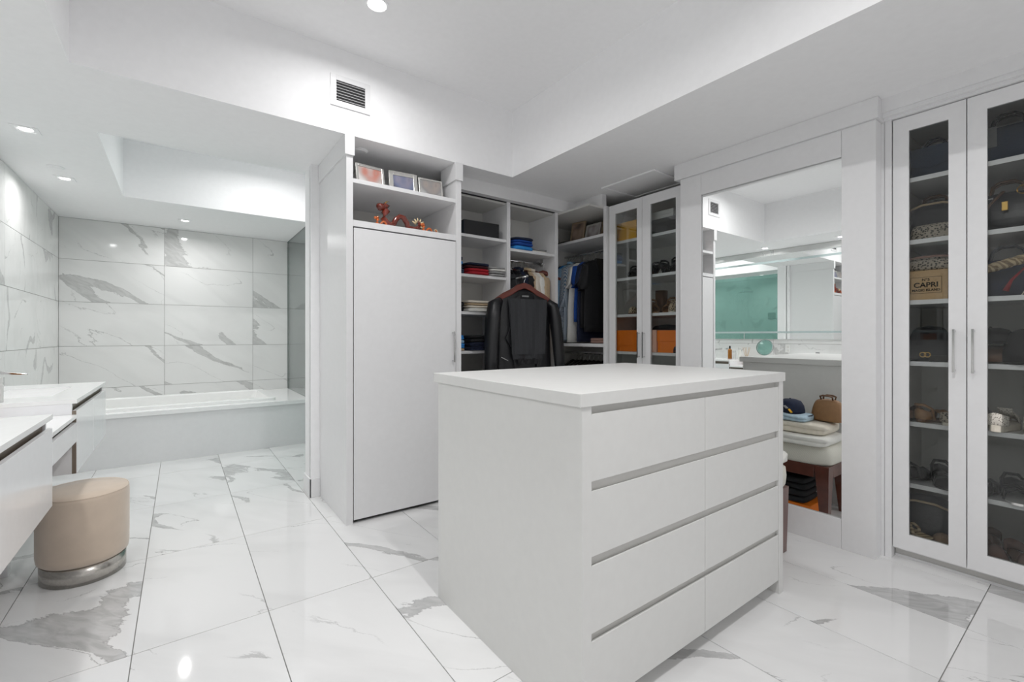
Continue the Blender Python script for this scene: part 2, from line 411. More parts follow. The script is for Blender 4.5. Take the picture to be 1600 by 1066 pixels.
def twin(x, y, label, wt=TRAY_W, dy=.07):
    t = thing('twin_downlight', label, 'downlight', (x, y, HIGH), 0, 'twin lamp downlights in the tray')
    part('trim_plate', B(x - .15, x + .15, y - .17, y + .17, HIGH - .006, HIGH), M['ceil'], t, .001)
    for s in (-1, 1):
        part('lamp_ring', MB().lathe([(.05, -.006), (.062, -.006), (.062, -.012), (.05, -.012), (.05, -.006)], x, y + s * dy, HIGH, 24), M['ceil'], t, label='round white lamp ring')
        part('lamp_lens', MB().lathe([(0, -.009), (.05, -.009), (.05, -.0065)], x, y + s * dy, HIGH, 24), M['lens'], t)
        lo = lamp_light(x, y, HIGH, wt, .04); lo.parent = t; lo.location = (0, s * dy, -.02)
twin(.86, 2.33, 'twin lamp downlight with square plate in the high tray ceiling', TRAY_W * .55)
twin(.86, .25, 'second twin lamp downlight added for light along the high tray ceiling, out of frame', TRAY_W * 1.6)  # unseen fixture, added to give the room more light from the tray
for x, y in BATH_TRAY_LAMPS:
    downlight(x, y, HIGH, LAMP_W * 2.4, 'square downlight up inside the raised tray over the bathroom', .04, .07)
# smoke detector / speaker discs
for (x, y, lb) in ((-.756, 4.791, 'shallow round detector disc on the low ceiling between two downlights'), (1.0, 3.12, 'shallow round detector disc inside the top of the tall cabinet')):
    d = part('smoke_detector', MB().lathe([(0, -.014), (.040, -.014), (.046, -.008), (.050, -.006), (.052, 0), (0, 0)], x, y, LOW, 28), M['ceil'], None, smooth=False, loc=(x, y, LOW))
    tag(d, lb, 'detector')
# air vent on tray face
V = thing('air_vent', 'square white louvred air vent high on the tray face wall', 'vent', (.875, 2.92, 2.64))
part('vent_frame', B(.751, .786, 2.912, 2.92, 2.64, 2.835).box(.966, .999, 2.912, 2.92, 2.64, 2.835).box(.786, .966, 2.912, 2.92, 2.64, 2.675).box(.786, .966, 2.912, 2.92, 2.802, 2.835), M['lacq'], V, .001)
part('vent_backing', B(.786, .966, 2.9192, 2.9198, 2.675, 2.802), M['slot'], V)
for k in range(7):
    z = 2.684 + k * .0178
    part('louvre', MB().prism([(2.912, z), (2.913, z - .0015), (2.9188, z + .002), (2.9185, z + .0045)], 'X', .786, .966), M['lacq'], V)

# ------------------------------------------------------------------ island
I = thing('island', 'white freestanding drawer island with a thick square-edged worktop', 'island', (1.61, 1.4, 0))
part('worktop', B(.946, 2.296, .945, 1.895, .989, 1.03), M['lacq_matt'], I, .0015)
part('side_panel', B(.958, .998, .950, 1.872, 0, .989), M['lacq_matt'], I, .0012)
part('side_panel', B(2.243, 2.283, .950, 1.872, 0, .989), M['lacq_matt'], I, .0012)
part('back_panel', B(.998, 2.243, 1.85, 1.868, 0, .989), M['lacq_matt'], I)
part('carcass', B(.9985, 2.2425, .9685, 1.849, .06, .988), M['ledge'], I)
part('plinth', B(.9985, 2.2425, 1.03, 1.05, 0, .06), M['lacq_matt'], I)
zs = [(.064, .275), (.300, .504), (.532, .731), (.760, .965)]
for (a, b) in zs:
    for (x0, x1) in ((1.0, 1.6215), (1.6245, 2.241)):
        part('drawer', MB().prism([(.953, a), (.968, a), (.968, b - .006), (.956, b), (.953, b)], 'X', x0, x1), M['lacq_matt'], I, .0008)

# ------------------------------------------------------------------ tall cabinet with door
T = thing('tall_cabinet', 'tall white cabinet with a plain door under two open display shelves', 'cabinet', (1.26, 3.2, 0))
part('side_panel', B(.848, .890, 2.918, 3.587, 0, 2.35), M['lacq'], T, .001)
part('side_panel', B(1.640, 1.682, 2.918, 3.61, 0, 2.35), M['lacq'], T, .001)
part('back_panel', B(.89, 1.64, 3.56, 3.575, 0.02, LOW - .001), M['inner'], T)
part('cornice_block', B(.836, .897, 2.905, 3.585, 2.35, LOW - .001), M['lacq'], T, .001, label='square cornice block capping the free side')
part('cornice_block', B(1.628, 1.690, 2.905, 3.14, 2.35, LOW - .001), M['lacq'], T, .001)
part('shelf', B(.8905, 1.6395, 2.925, 3.559, 2.185, 2.212), M['lacq'], T, .001)
part('shelf', B(.8905, 1.6395, 2.92, 3.559, 1.905, 1.945), M['lacq'], T, .001, label='thick fixed shelf above the door')
dr = part('door', B(.896, 1.636, 2.920, 2.940, .022, 1.896), M['lacq'], T, .001)
h = MB().box(1.603, 1.613, 2.885, 2.893, 1.01, 1.235).box(1.603, 1.613, 2.893, 2.9195, 1.015, 1.025).box(1.603, 1.613, 2.893, 2.9195, 1.22, 1.23)
part('handle', h, M['chrome'], dr, .001, label='chrome bar handle')
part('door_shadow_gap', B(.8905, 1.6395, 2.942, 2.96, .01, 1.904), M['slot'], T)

# ------------------------------------------------------------------ frieze in the corner
struct('trim_frieze', MB().prism([(1.69, 3.14), (3.05, 3.14), (3.05, 2.78), (3.11, 2.78), (3.11, 3.20), (1.69, 3.20)], 'Z', 2.375, LOW), M['lacq'], .001)
struct('trim_lighting_channel', B(1.69, 3.1, 3.205, 3.225, 2.372, 2.40), M['slot'])

# ------------------------------------------------------------------ open shelf towers
def shelf_unit(name, label, x0, x1, y0, y1, shelves, top=2.375, th=.024, endp=True):
    t = thing(name, label, 'shelving', ((x0 + x1) / 2, (y0 + y1) / 2, 0))
    part('side_panel', B(x1 - .018, x1 + .018, y0, y1, 0, top), M['lacq'], t, .001)
    part('back_panel', B(x0, x1 - .019, y1 - .012, y1, 0, top), M['inner'], t)
    part('top_panel', B(x0, x1 - .019, y0 + .03, y1 - .013, top - .018, top), M['inner'], t)
    for z in shelves:
        part('shelf', B(x0 + .001, x1 - .019, y0 + .01, y1 - .013, z - th, z), M['lacq'], t, .001)
    return t
U1 = shelf_unit('shelf_tower', 'narrow white open shelf tower beside the tall cabinet', 1.683, 2.322, 3.2, 3.61, [2.045, 1.715, 1.405, 1.08, .745, .42])
U2 = shelf_unit('hanging_unit', 'white open wardrobe bay with one shelf over a hanging rail', 2.341, 2.885, 3.2, 3.61, [1.978, .9])
rod = MB().tube([(2.342, 3.385, 1.905), (2.865, 3.385, 1.905)], .013, 12)
part('hanging_rail', rod, M['chrome'], U2, smooth=True)
part('rail_bracket', B(2.852, 2.8665, 3.365, 3.405, 1.88, 1.95), M['chrome'], U2, .002)
vr = tag(part('valet_rod', MB().tube([(2.36, 3.22, 1.705), (2.36, 2.99, 1.705)], .008, 10).tube([(2.36, 2.99, 1.705), (2.36, 2.985, 1.715)], .011, 10), M['chrome'], None, smooth=True, loc=(2.36, 3.2, 1.705)), 'short chrome valet rod pulled out in front of the wardrobe bay', 'rod')
# corner hanging bay on the right wall
U3 = thing('corner_wardrobe', 'white open corner wardrobe bay with two rails of clothes', 'wardrobe', (3.3, 3.2, 0))
part('back_panel', B(3.64, 3.655, 2.805, 3.615, 0, 2.375), M['inner'], U3)
part('side_panel', B(3.095, 3.655, 2.768, 2.803, 0, 2.375), M['lacq'], U3, .001)
part('side_panel', B(2.91, 3.639, 3.60, 3.615, 0, 2.375), M['inner'], U3, label='far side panel in the corner')
part('top_panel', B(2.91, 3.639, 2.804, 3.599, 2.357, 2.375), M['inner'], U3)
part('shelf', B(3.11, 3.639, 2.804, 3.599, 2.115, 2.14), M['lacq'], U3, .001)
part('shelf', B(3.11, 3.639, 2.804, 3.599, 1.10, 1.13), M['lacq'], U3, .001)
part('hanging_rail', MB().tube([(3.37, 2.804, 2.05), (3.37, 3.599, 2.05)], .013, 12), M['chrome'], U3, smooth=True)
part('hanging_rail', MB().tube([(3.37, 2.804, 1.03), (3.37, 3.599, 1.03)], .013, 12), M['chrome'], U3, smooth=True)

# ------------------------------------------------------------------ glazed cabinets
def glazed(name, label, X, ya, yb, zt_, doors, shelves, glassm, rail_w=.07, depth=.5, kick=.05, ztop=None, posts=()):
    """front plane at X facing -X; ya<yb"""
    t = thing(name, label, 'cabinet', (X + .25, (ya + yb) / 2, 0))
    part('side_panel', B(X + .022, X + depth, ya, ya + .02, kick, zt_), M['inner'], t)
    part('side_panel', B(X + .022, X + depth, yb - .02, yb, kick, zt_), M['inner'], t)
    part('back_panel', B(X + depth - .015, X + depth, ya + .021, yb - .021, kick, zt_), M['inner'], t)
    part('top_panel', B(X + .022, X + depth - .016, ya + .021, yb - .021, zt_ - .02, zt_), M['inner'], t)
    part('bottom_panel', B(X + .022, X + depth - .016, ya + .021, yb - .021, kick, kick + .045), M['lacq'], t)
    part('plinth', B(X + .055, X + .075, ya, yb, 0, kick - .001), M['ledge'], t)
    for py in posts: part('divider', B(X + .06, X + .46, py - .01, py + .01, kick + .05, zt_ - .021), M['inner'], t)
    for z in shelves: part('shelf', B(X + .035, X + depth - .016, ya + .021, yb - .021, z - .024, z), M['lacq'], t, .001)
    for (a, b, ga, gb, gz0, gz1, hy) in doors:
        z0 = kick + .012
        f = MB().box(X, X + .021, a, ga, z0, zt_).box(X, X + .021, gb, b, z0, zt_).box(X, X + .021, ga, gb, z0, gz0).box(X, X + .021, ga, gb, gz1, zt_)
        bmesh.ops.remove_doubles(f.bm, verts=f.bm.verts, dist=1e-5)
        d = part('door', f, M['lacq'], t)
        part('glass_pane', B(X + .009, X + .012, ga - .004, gb + .004, gz0 - .004, gz1 + .004), glassm, d)
        hb = MB().box(X - .034, X - .026, hy - .005, hy + .005, 1.02, 1.235).box(X - .026, X - .001, hy - .005, hy + .005, 1.025, 1.035).box(X - .026, X - .001, hy - .005, hy + .005, 1.22, 1.23)
        part('handle', hb, M['chrome'], d, .001, label='chrome bar handle')
    return t
SH = [2.045, 1.713, 1.392, 1.066, .744, .415]
G1 = glazed('glazed_cabinet', 'narrow white cabinet with two clear glass doors between clothes and mirror', 3.11, 2.004, 2.766, 2.365,
       [(2.39, 2.744, 2.442, 2.679, .146, 2.285, 2.413), (2.028, 2.387, 2.07, 2.307, .146, 2.285, 2.362)], SH, M['cabglass2'], posts=())
G2 = glazed('glazed_cabinet', 'tall white cabinet with grey glass doors full of handbags and shoes', 3.11, .16, .744, 2.366,
       [(.4595, .742, .523, .676, .146, 2.291, .500), (.174, .4555, .236, .388, .146, 2.291, .433)], SH, M['cabglass'])
G3 = glazed('glazed_cabinet', 'neighbouring grey glass cabinet continuing past the frame edge', 3.11, -1.5, .158, 2.366,
       [(-.11, .155, -.045, .09, .146, 2.291, -.07), (-.4, -.114, -.335, -.18, .146, 2.291, -.155), (-.69, -.404, -.625, -.47, .146, 2.291, -.66),
        (-.98, -.694, -.915, -.76, .146, 2.291, -.73), (-1.27, -.984, -1.2, -1.05, .146, 2.291, -1.24)], SH, M['cabglass'])
struct('trim_filler', B(3.10, 3.62, .746, .775, 0, 2.40), M['lacq'], .001)
struct('trim_cornice', MB().prism([(3.05, 2.405), (3.066, 2.405), (3.066, 2.385), (3.09, 2.385), (3.09, 2.37), (3.62, 2.37), (3.62, LOW), (3.05, LOW)], 'Y', -1.55, .776), M['lacq'])
struct('trim_floor_strip', B(3.158, 3.164, -1.5, .744, 0, .014), M['lacq'])
bk = MB().box(3.62, 3.65, .78, 2.0, 0, LOW)
# mirror wall
Wm = thing('mirror_wall', 'white panelled wall unit framing a tall dressing mirror', 'mirror', (3.0, 1.37, 0))
part('stile', B(3.006, 3.094, .7885, .9455, 0, 2.365), M['lacq'], Wm, .001)
part('stile', B(3.006, 3.109, 1.7985, 1.963, 0, 2.365), M['lacq'], Wm, .001)
part('top_rail', B(3.006, 3.05, .9465, 1.7975, 2.213, 2.365), M['lacq'], Wm, .0008)
part('bottom_rail', B(3.006, 3.05, .9465, 1.7975, 0, .167), M['lacq'], Wm, .0008)
part('cornice', B(2.988, 3.10, .776, 2.003, 2.366, LOW - .001), M['lacq'], Wm, .001)
part('backing_panel', B(3.04, 3.10, .9465, 1.7975, .168, 2.212), M['slot'], Wm)
part('mirror_glass', B(3.0195, 3.0235, .949, 1.795, .170, 2.210), M['mirror'], Wm)
part('end_return', B(3.094, 3.62, .7765, .7885, 0, 2.365), M['lacq'], Wm)

# ------------------------------------------------------------------ bathtub
tb = thing('bathtub', 'built-in white bathtub with a flat apron under the marble wall', 'bathtub', (0, 5.9, 0))
part('apron', B(XL + .001, 1.8, 5.45, 5.47, 0, .452), M['lacq'], tb, .001)
# deck with a hole
TXa, TXb, TYa, TYb = -.93, .84, 5.56, 6.52
dk = MB()
dk.box(XL + .001, TXa, 5.435, YB - .002, .453, .493).box(TXb, 2.39, 5.435, YB - .002, .453, .493).box(TXa, TXb, 5.435, TYa, .453, .493).box(TXa, TXb, TYb, YB - .002, .453, .493)
bmesh.ops.remove_doubles(dk.bm, verts=dk.bm.verts, dist=1e-5)
part('deck', dk, M['counter'], tb)
def rrect(x0, x1, y0, y1, r, z, n=6):
    P = []
    for cx, cy, a0 in ((x1 - r, y1 - r, 0), (x0 + r, y1 - r, PI / 2), (x0 + r, y0 + r, PI), (x1 - r, y0 + r, 1.5 * PI)):
        for k in range(n + 1):
            a = a0 + (PI / 2) * k / n; P.append((cx + r * math.cos(a), cy + r * math.sin(a), z))
    return P
rg = [rrect(TXa - .012, TXb + .012, TYa - .012, TYb + .012, .03, .493), rrect(TXa - .012, TXb + .012, TYa - .012, TYb + .012, .03, .522),
      rrect(TXa - .006, TXb + .006, TYa - .006, TYb + .006, .03, .528), rrect(TXa + .055, TXb - .055, TYa + .055, TYb - .055, .03, .528),
      rrect(TXa + .062, TXb - .062, TYa + .062, TYb - .062, .04, .515), rrect(TXa + .09, TXb - .16, TYa + .09, TYb - .09, .1, .2), rrect(TXa + .14, TXb - .26, TYa + .14, TYb - .14, .1, .10)]
tub = MB().loft(rg, False); tub.bm.faces.new(tub.bm.verts[-28:][::-1] if False else [v for v in list(tub.bm.verts)[-28:]])
part('basin', tub, M['tub'], tb, smooth=False)
# shower glass
sg = thing('shower_screen', 'clear green-tinted glass screen standing on the tub deck', 'screen', (1.18, 6.1, .493))
part('glass_pane', B(1.176, 1.186, 5.50, YB - .004, .495, LOW - .003), M['bathglass'], sg)
part('glass_edge', B(1.1755, 1.1865, 5.494, 5.4995, .495, LOW - .003).box(1.1755, 1.1865, YB - .0045, YB - .001, .495, LOW - .003).box(1.1755, 1.1865, 5.50, YB - .005, LOW - .0028, LOW - .001), M['edge'], sg)
part('clamp', B(1.168, 1.194, YB - .05, YB - .005, LOW - .075, LOW - .035), M['chrome'], sg, .001)
sd = thing('shower_door', 'teal frosted glass shower door, seen only in the vanity mirror reflection', 'door', (1.18, 4.6, 0))
part('glass_pane', B(1.174, 1.186, 3.80, 4.50, .02, 2.40), M['teal'], sd)
part('glass_pane', B(1.174, 1.186, 4.505, 5.43, .02, 2.40), M['teal'], sd)
part('hinge', B(1.16, 1.20, 5.36, 5.43, 1.95, 2.03).box(1.16, 1.20, 5.36, 5.43, .4, .48), M['chrome'], sd, .002)
part('handle', MB().tube([(1.14, 4.56, 1.0), (1.14, 4.56, 1.3)], .01, 10).tube([(1.14, 4.56, 1.02), (1.175, 4.56, 1.02)], .007, 8).tube([(1.14, 4.56, 1.28), (1.175, 4.56, 1.28)], .007, 8), M['chrome'], sd, smooth=True)
vp = thing('shower_valve', 'square chrome shower valve plate on the shower wall, seen in reflection', 'valve', (2.39, 4.6, 1.6))
part('valve_plate', B(2.388, 2.399, 4.5, 4.66, 1.58, 1.72), M['chrome'], vp, .004)
part('lever', MB().tube([(2.388, 4.58, 1.65), (2.34, 4.58, 1.65), (2.34, 4.53, 1.64)], .011, 10), M['chrome'], vp, smooth=True)
sh = thing('rain_shower', 'round chrome rain shower head on a wall arm, seen in reflection', 'shower', (2.39, 5.0, 2.15))
part('arm', MB().tube([(2.399, 5.0, 2.2), (2.0, 5.0, 2.2), (1.98, 5.0, 2.17)], .011, 10), M['chrome'], sh, smooth=True)
part('rose', MB().lathe([(0, 0), (.1, 0), (.1, -.012), (0, -.012)], 1.98, 5.0, 2.17, 24), M['chrome'], sh)
# ledge items behind the screen
for (x, y, r, hh, mt, lb) in ((1.42, 6.1, .035, .16, 'green_item', 'pale green bottle on the deck behind the glass screen'), (1.30, 5.95, .022, .12, 'darkbox', 'small dark bottle on the deck behind the glass screen')):
    b_ = thing('bottle', lb, 'bottle', (x, y, .494))
    part('body', MB().lathe([(0, 0), (r, 0), (r, hh * .75), (r * .4, hh * .85), (r * .4, hh * .88), (0, hh * .88)], x, y, .494, 18), M[mt], b_, smooth=False)
    part('cap', MB().lathe([(0, hh * .885), (r * .5, hh * .885), (r * .5, hh), (0, hh)], x, y, .494, 18), M['whitebox'], b_)
nb = thing('towel_bar', 'slim chrome towel bar on the marble behind the glass screen', 'towel bar', (1.6, YB, .95))
part('bar', MB().tube([(1.38, YB - .05, .95), (1.85, YB - .05, .95)], .01, 10), M['chrome'], nb, smooth=True)
for bx_ in (1.4, 1.83): part('bracket', MB().tube([(bx_, YB - .05, .95), (bx_, YB - .001, .95)], .008, 8), M['chrome'], nb)

# ------------------------------------------------------------------ vanities
XF = -.459
def vanity(label, ya, yb, basin):
    t = thing('vanity_cabinet', label, 'vanity', (-.75, (ya + yb) / 2, .44))
    zc = .85
    bx0, bx1, by0, by1 = basin
    c = MB()
    c.box(XL + .001, bx0, ya, yb, zc - .022, zc).box(bx1, XF, ya, yb, zc - .022, zc).box(bx0, bx1, ya, by0, zc - .022, zc).box(bx0, bx1, by1, yb, zc - .022, zc)
    bmesh.ops.remove_doubles(c.bm, verts=c.bm.verts, dist=1e-5)
    part('worktop', c, M['counter'], t)
    bs = MB()
    rr = [rrect(bx0 + .001, bx1 - .001, by0 + .001, by1 - .001, .004, zc - .002, 2), rrect(bx0 + .004, bx1 - .004, by0 + .004, by1 - .004, .004, zc - .03, 2), rrect(bx0 + .02, bx1 - .02, by0 + .02, by1 - .02, .02, zc - .11, 2)]
    bs.loft(rr, False); bs.bm.verts.ensure_lookup_table(); bs.bm.faces.new([v for v in bs.bm.verts][-12:])
    part('basin', bs, M['counter'], t)
    zb = .44
    part('side_panel', B(XL + .001, XF - .0205, ya + .001, ya + .02, zb, zc - .0225), M['vanity'], t)
    part('side_panel', B(XL + .001, XF - .0205, yb - .02, yb - .001, zb, zc - .0225), M['vanity'], t)
    part('bottom_panel', B(XL + .001, XF - .0205, ya + .021, yb - .021, zb, zb + .02), M['vanity'], t)
    part('pull_recess', B(XF - .045, XF - .03, ya + .021, yb - .021, zb + .3, zc - .0225), M['brown'], t)
    part('edge_strip', B(XF - .020, XF - .003, ya + .001, ya + .0035, zb, zc - .062), M['brown'], t, label='dark taupe front edge strip')
    n = 2 if yb - ya > 1.15 else 1
    w_ = (yb - ya) / n
    for k in range(n):
        part('drawer', MB().prism([(XF - .02, zb), (XF - .001, zb), (XF - .001, zc - .062), (XF - .016, zc - .060), (XF - .02, zc - .068)], 'Y', ya + .004 + k * w_, ya + (k + 1) * w_ - .001), M['vanity'], t, .0006)
    return t
vanity('far white wall-hung sink vanity ending at the bathtub', 3.44, 4.65, (-.90, -.60, 3.72, 4.33))
vanity('near white wall-hung sink vanity cut by the frame', 1.25, 2.85, (-.90, -.60, 1.75, 2.36))
mv = thing('makeup_table', 'lower white makeup table slung between the two sink vanities', 'table', (-.75, 3.15, .6))
part('worktop', B(XL + .001, XF, 2.851, 3.439, .747, .767), M['counter'], mv, .001)
part('drawer', MB().prism([(XF - .02, .617), (XF - .001, .617), (XF - .001, .722), (XF - .018, .724)], 'Y', 2.852, 3.438), M['vanity'], mv, .0006)
part('pull_recess', B(XF - .045, XF - .03, 2.852, 3.438, .63, .7465), M['brown'], mv)
part('drawer_box', B(XL + .03, XF - .071, 2.86, 3.43, .62, .7465), M['vanity'], mv)
sp = part('support_panel', B(XL + .002, -.69, 3.30, 3.345, 0, .615), M['vanity'], mv, .001, label='white support panel down to the floor')
# vanity mirror on the left wall
vm_ = thing('vanity_mirror', 'wide frameless vanity mirror with etched bands, seen in the dressing mirror', 'mirror', (XL, 3.0, 1.16))
part('mirror_glass', B(XL + .002, XL + .028, .9, 4.55, 1.157, 2.395), M['mirror'], vm_)
part('etched_band', B(XL + .0282, XL + .0292, .9, 4.55, 2.285, 2.315).box(XL + .0282, XL + .0292, .9, 4.55, 1.245, 1.272), M['frostband'], vm_)
def faucet(y, label):
    f = thing('faucet', label, 'faucet', (XL, y, 1.0))
    part('spout', MB().prism([(XL + .001, .985), (XL + .22, .975), (XL + .31, .968), (XL + .31, .976), (XL + .2, .997), (XL + .001, 1.012)], 'Y', y - .018, y + .018), M['chrome'], f, .002)
    for s in (-1, 1):
        part('lever', MB().box(XL + .001, XL + .05, y + s * .12 - .014, y + s * .12 + .014, .985, 1.012).box(XL + .05, XL + .1, y + s * .12 - .01, y + s * .12 + .01, .995, 1.003), M['chrome'], f, .002)
faucet(3.88, 'chrome wall-mounted blade faucet over the far sink basin')
faucet(2.06, 'chrome wall-mounted faucet over the near sink, seen in the dressing mirror')
# counter items seen in the dressing mirror
def bottle(x, y, z, r, hh, mat, capm, label, neck=.35):
    t = thing('bottle', label, 'bottle', (x, y, z))
    part('body', MB().lathe([(0, 0), (r, 0), (r, hh * .68), (r * neck, hh * .78), (r * neck, hh * .8), (0, hh * .8)], x, y, z + .001, 20), M[mat], t)
    part('cap', MB().lathe([(0, hh * .802), (r * neck * 1.2, hh * .802), (r * neck * 1.1, hh), (0, hh)], x, y, z + .001, 16), M[capm], t)
bottle(-.82, 3.62, .85, .03, .2, 'amber', 'blackbox', 'amber pump bottle with black cap on the far vanity, seen in the mirror')
bottle(-.78, 3.53, .85, .026, .13, 'whitebox', 'whitebox', 'short white bottle on the far vanity beside the amber bottle', .8)
bottle(-.80, 3.46, .85, .024, .18, 'white_c', 'whitebox', 'tall white bottle on the far vanity at its near end', .9)
bottle(-.80, 2.42, .85, .026, .13, 'whitebox', 'blackbox', 'squat clear bottle with black cap beside the near sink', .8)
rdm = thing('reed_diffuser', 'reed diffuser with tan sticks on the makeup table', 'diffuser', (-.85, 3.38, .767))
part('jar', MB().lathe([(0, 0), (.032, 0), (.032, .06), (.014, .085), (.014, .1), (0, .1)], -.85, 3.38, .768, 18), M['amber'], rdm)
for k in range(5):
    a = k * 1.3; part('reed', MB().tube([(-.85, 3.38, .83), (-.85 + .05 * math.cos(a), 3.38 + .05 * math.sin(a), 1.03)], .003, 6), M['kraft'], rdm)
mm = thing('makeup_mirror', 'round chrome magnifying makeup mirror on a short stand', 'mirror', (-.86, 3.12, .767))
part('base', MB().lathe([(0, 0), (.06, 0), (.055, .012), (.01, .02), (.008, .15), (0, .15)], -.86, 3.12, .768, 24), M['chrome'], mm, smooth=True)
rim = MB().lathe([(.105, -.008), (.118, -.008), (.118, .008), (.105, .008), (.105, -.008)], 0, 0, 0, 36)
dsk = MB().lathe([(0, .001), (.104, .001), (.104, -.001), (0, -.001)], 0, 0, 0, 36)
for q, nm, mt in ((rim, 'rim', 'chrome'), (dsk, 'mirror_disc', 'mirror')):
    bmesh.ops.rotate(q.bm, verts=q.bm.verts, cent=(0, 0, 0), matrix=Matrix.Rotation(math.radians(80), 3, 'Y'))
    bmesh.ops.translate(q.bm, verts=q.bm.verts, vec=(-.86, 3.12, 1.035))
    part(nm, q, M[mt], mm)
ol = thing('wall_outlet', 'white double wall outlet on the marble backsplash under the mirror', 'outlet', (XL, 2.88, 1.02))
part('cover_plate', B(XL + .001, XL + .007, 2.845, 2.915, .965, 1.08), M['outlet'], ol, .002)
for dz in (.995, 1.045): part('socket', B(XL + .007, XL + .009, 2.865, 2.895, dz - .014, dz + .014), M['inner'], ol, .002)

# stool
st = thing('stool', 'round taupe velvet stool with a polished steel base ring', 'stool', (-.393, 3.147, 0))
sx, sy = .163, .184
part('base_ring', MB().lathe([(0, 0), (1, 0), (1, .085), (0, .085)], -.393, 3.147, 0.001, 64, sx, sy, .26), M['steel'], st)
for p in st.children[0].data.polygons: p.use_smooth = len(p.vertices) == 4
g_ = .013
prof = [(0, .087), (.96 + g_, .087), (1.06, .10), (1.08, .125), (1.085, .40), (1.07, .415), (1.03, .423), (.5, .428), (0, .429)]
cu = part('cushion', MB().lathe(prof, -.393, 3.147, 0, 64, sx, sy, .26), M['velvet'], st, smooth=True)
part('piping', MB().lathe([(1.055, .412), (1.075, .417), (1.06, .424), (1.04, .419), (1.055, .412)], -.393, 3.147, 0, 64, sx, sy, .26), M['velvet'], st, smooth=True)
#SECTION2
# ------------------------------------------------------------------ soft goods builders
RX = -PI / 2      # turns an object's front (local -Y) towards the room for shelves on the right wall
def folded_mesh(w_, d, h, lobes, seed, amp=.006):
    mb = MB(); nx = 9; rings = []
    for i in range(nx + 1):
        u = i / nx; x = (u - .5) * w_; e = 1 - .10 * (abs(2 * u - 1) ** 6)
        P = []
        for l in range(lobes):
            r = h / lobes / 2
            for k in range(5):
                a = -PI / 2 + PI * k / 4
                P.append((x, -d / 2 * e - .010 * math.cos(a) - .004 * math.sin(seed + l * 2.3) + .003, (l * 2 + 1) * r + r * .96 * math.sin(a)))
        P += [(x, -d * .2, h * 1.01), (x, d * .2, h * 1.0), (x, d / 2 * e, h * .93), (x, d / 2 * e, h * .05), (x, d * .2, 0), (x, -d * .2, 0)]
        P = [(p[0], p[1], max(0.0, p[2] * e)) for p in P]
        rings.append(P)
    mb.loft(rings)
    for v in mb.bm.verts:
        n = noise.noise_vector(v.co * 9 + Vector((seed * 5.3, seed, 0)))
        k = min(1, v.co.z / .01)
        v.co.x += n.x * amp * k; v.co.y += n.y * amp * 1.3 * k; v.co.z += n.z * amp * k * .8
        if v.co.z < 0: v.co.z = 0
    return mb
def folded(name, label, cat, mat, x, y, z, w_, d, h, lobes=3, rz=0, group=None, seed=None, amp=.006):
    seed = seed if seed is not None else random.random() * 20
    o = part(name, folded_mesh(w_, d, h, lobes, seed, amp), M[mat], None, smooth=True)
    o.location = (x, y, z + .001); o.rotation_euler = (0, 0, rz)
    tag(o, label, cat, group); subdiv(o, 1)
    return o
def card_box(label, mat, x, y, z, w_, d, h, rz=0, lid=.4, lidm=None, name='storage_box', group=None):
    t = thing(name, label, 'box', (x, y, z + .001), rz, group)
    part('body', B(-w_ / 2, w_ / 2, -d / 2, d / 2, 0, h * (1 - lid) if lid else h), M[mat], t, .0015, local=True)
    if lid: part('lid', B(-w_ / 2 - .003, w_ / 2 + .003, -d / 2 - .003, d / 2 + .003, h * (1 - lid) + .0005, h), M[lidm or mat], t, .0015, local=True)
    return t
def garment_mesh(wd, ln, th, flare, seed, neck=.07, drop=.085):
    mb = MB(); rows = []
    ts = [0, .02, .06, .11, .2, .32, .45, .6, .75, .9, 1.0]
    for t in ts:
        z = -t * ln
        sh = min(1, (-z) / drop)
        hw = neck + (wd / 2 - neck) * min(1, sh) ** .8
        hw *= 1 - .06 * math.sin(min(1, t * 1.6) * PI) + flare * t
        tk = th * (.35 + .65 * min(1, t * 6))
        n = 20; ring = []
        for k in range(n):
            a = 2 * PI * k / n
            c, s = math.cos(a), math.sin(a)
            wob = 1 + .22 * math.sin(a * 5 + seed * 3 + t * 2) * min(1, t * 3)
            ring.append((hw * math.copysign(abs(c) ** .8, c), tk / 2 * math.copysign(abs(s) ** .7, s) * wob, z - (drop * .0) - abs(c) * (drop if t < .01 else 0) * .15))
        rows.append(ring)
    mb.loft(rows)
    for v in mb.bm.verts:
        nn = noise.noise(v.co * 7 + Vector((seed * 3, 0, seed))); v.co.y += nn * .008 * min(1, -v.co.z * 5)
    return mb
def sleeve_mesh(side, wd, ln, drop, sl, th, seed, out=.035):
    p0 = Vector((side * (wd / 2 - .03), 0, -drop * .75)); L_ = sl
    pts = [p0 + Vector((side * out * min(1, k * 1.3), -.006 * math.sin(k * 3 + seed), -L_ * k)) for k in (0, .12, .3, .55, .8, 1)]
    return MB().tube(pts, [.045, .058, .055, .05, .046, .044], 12, th / .1)
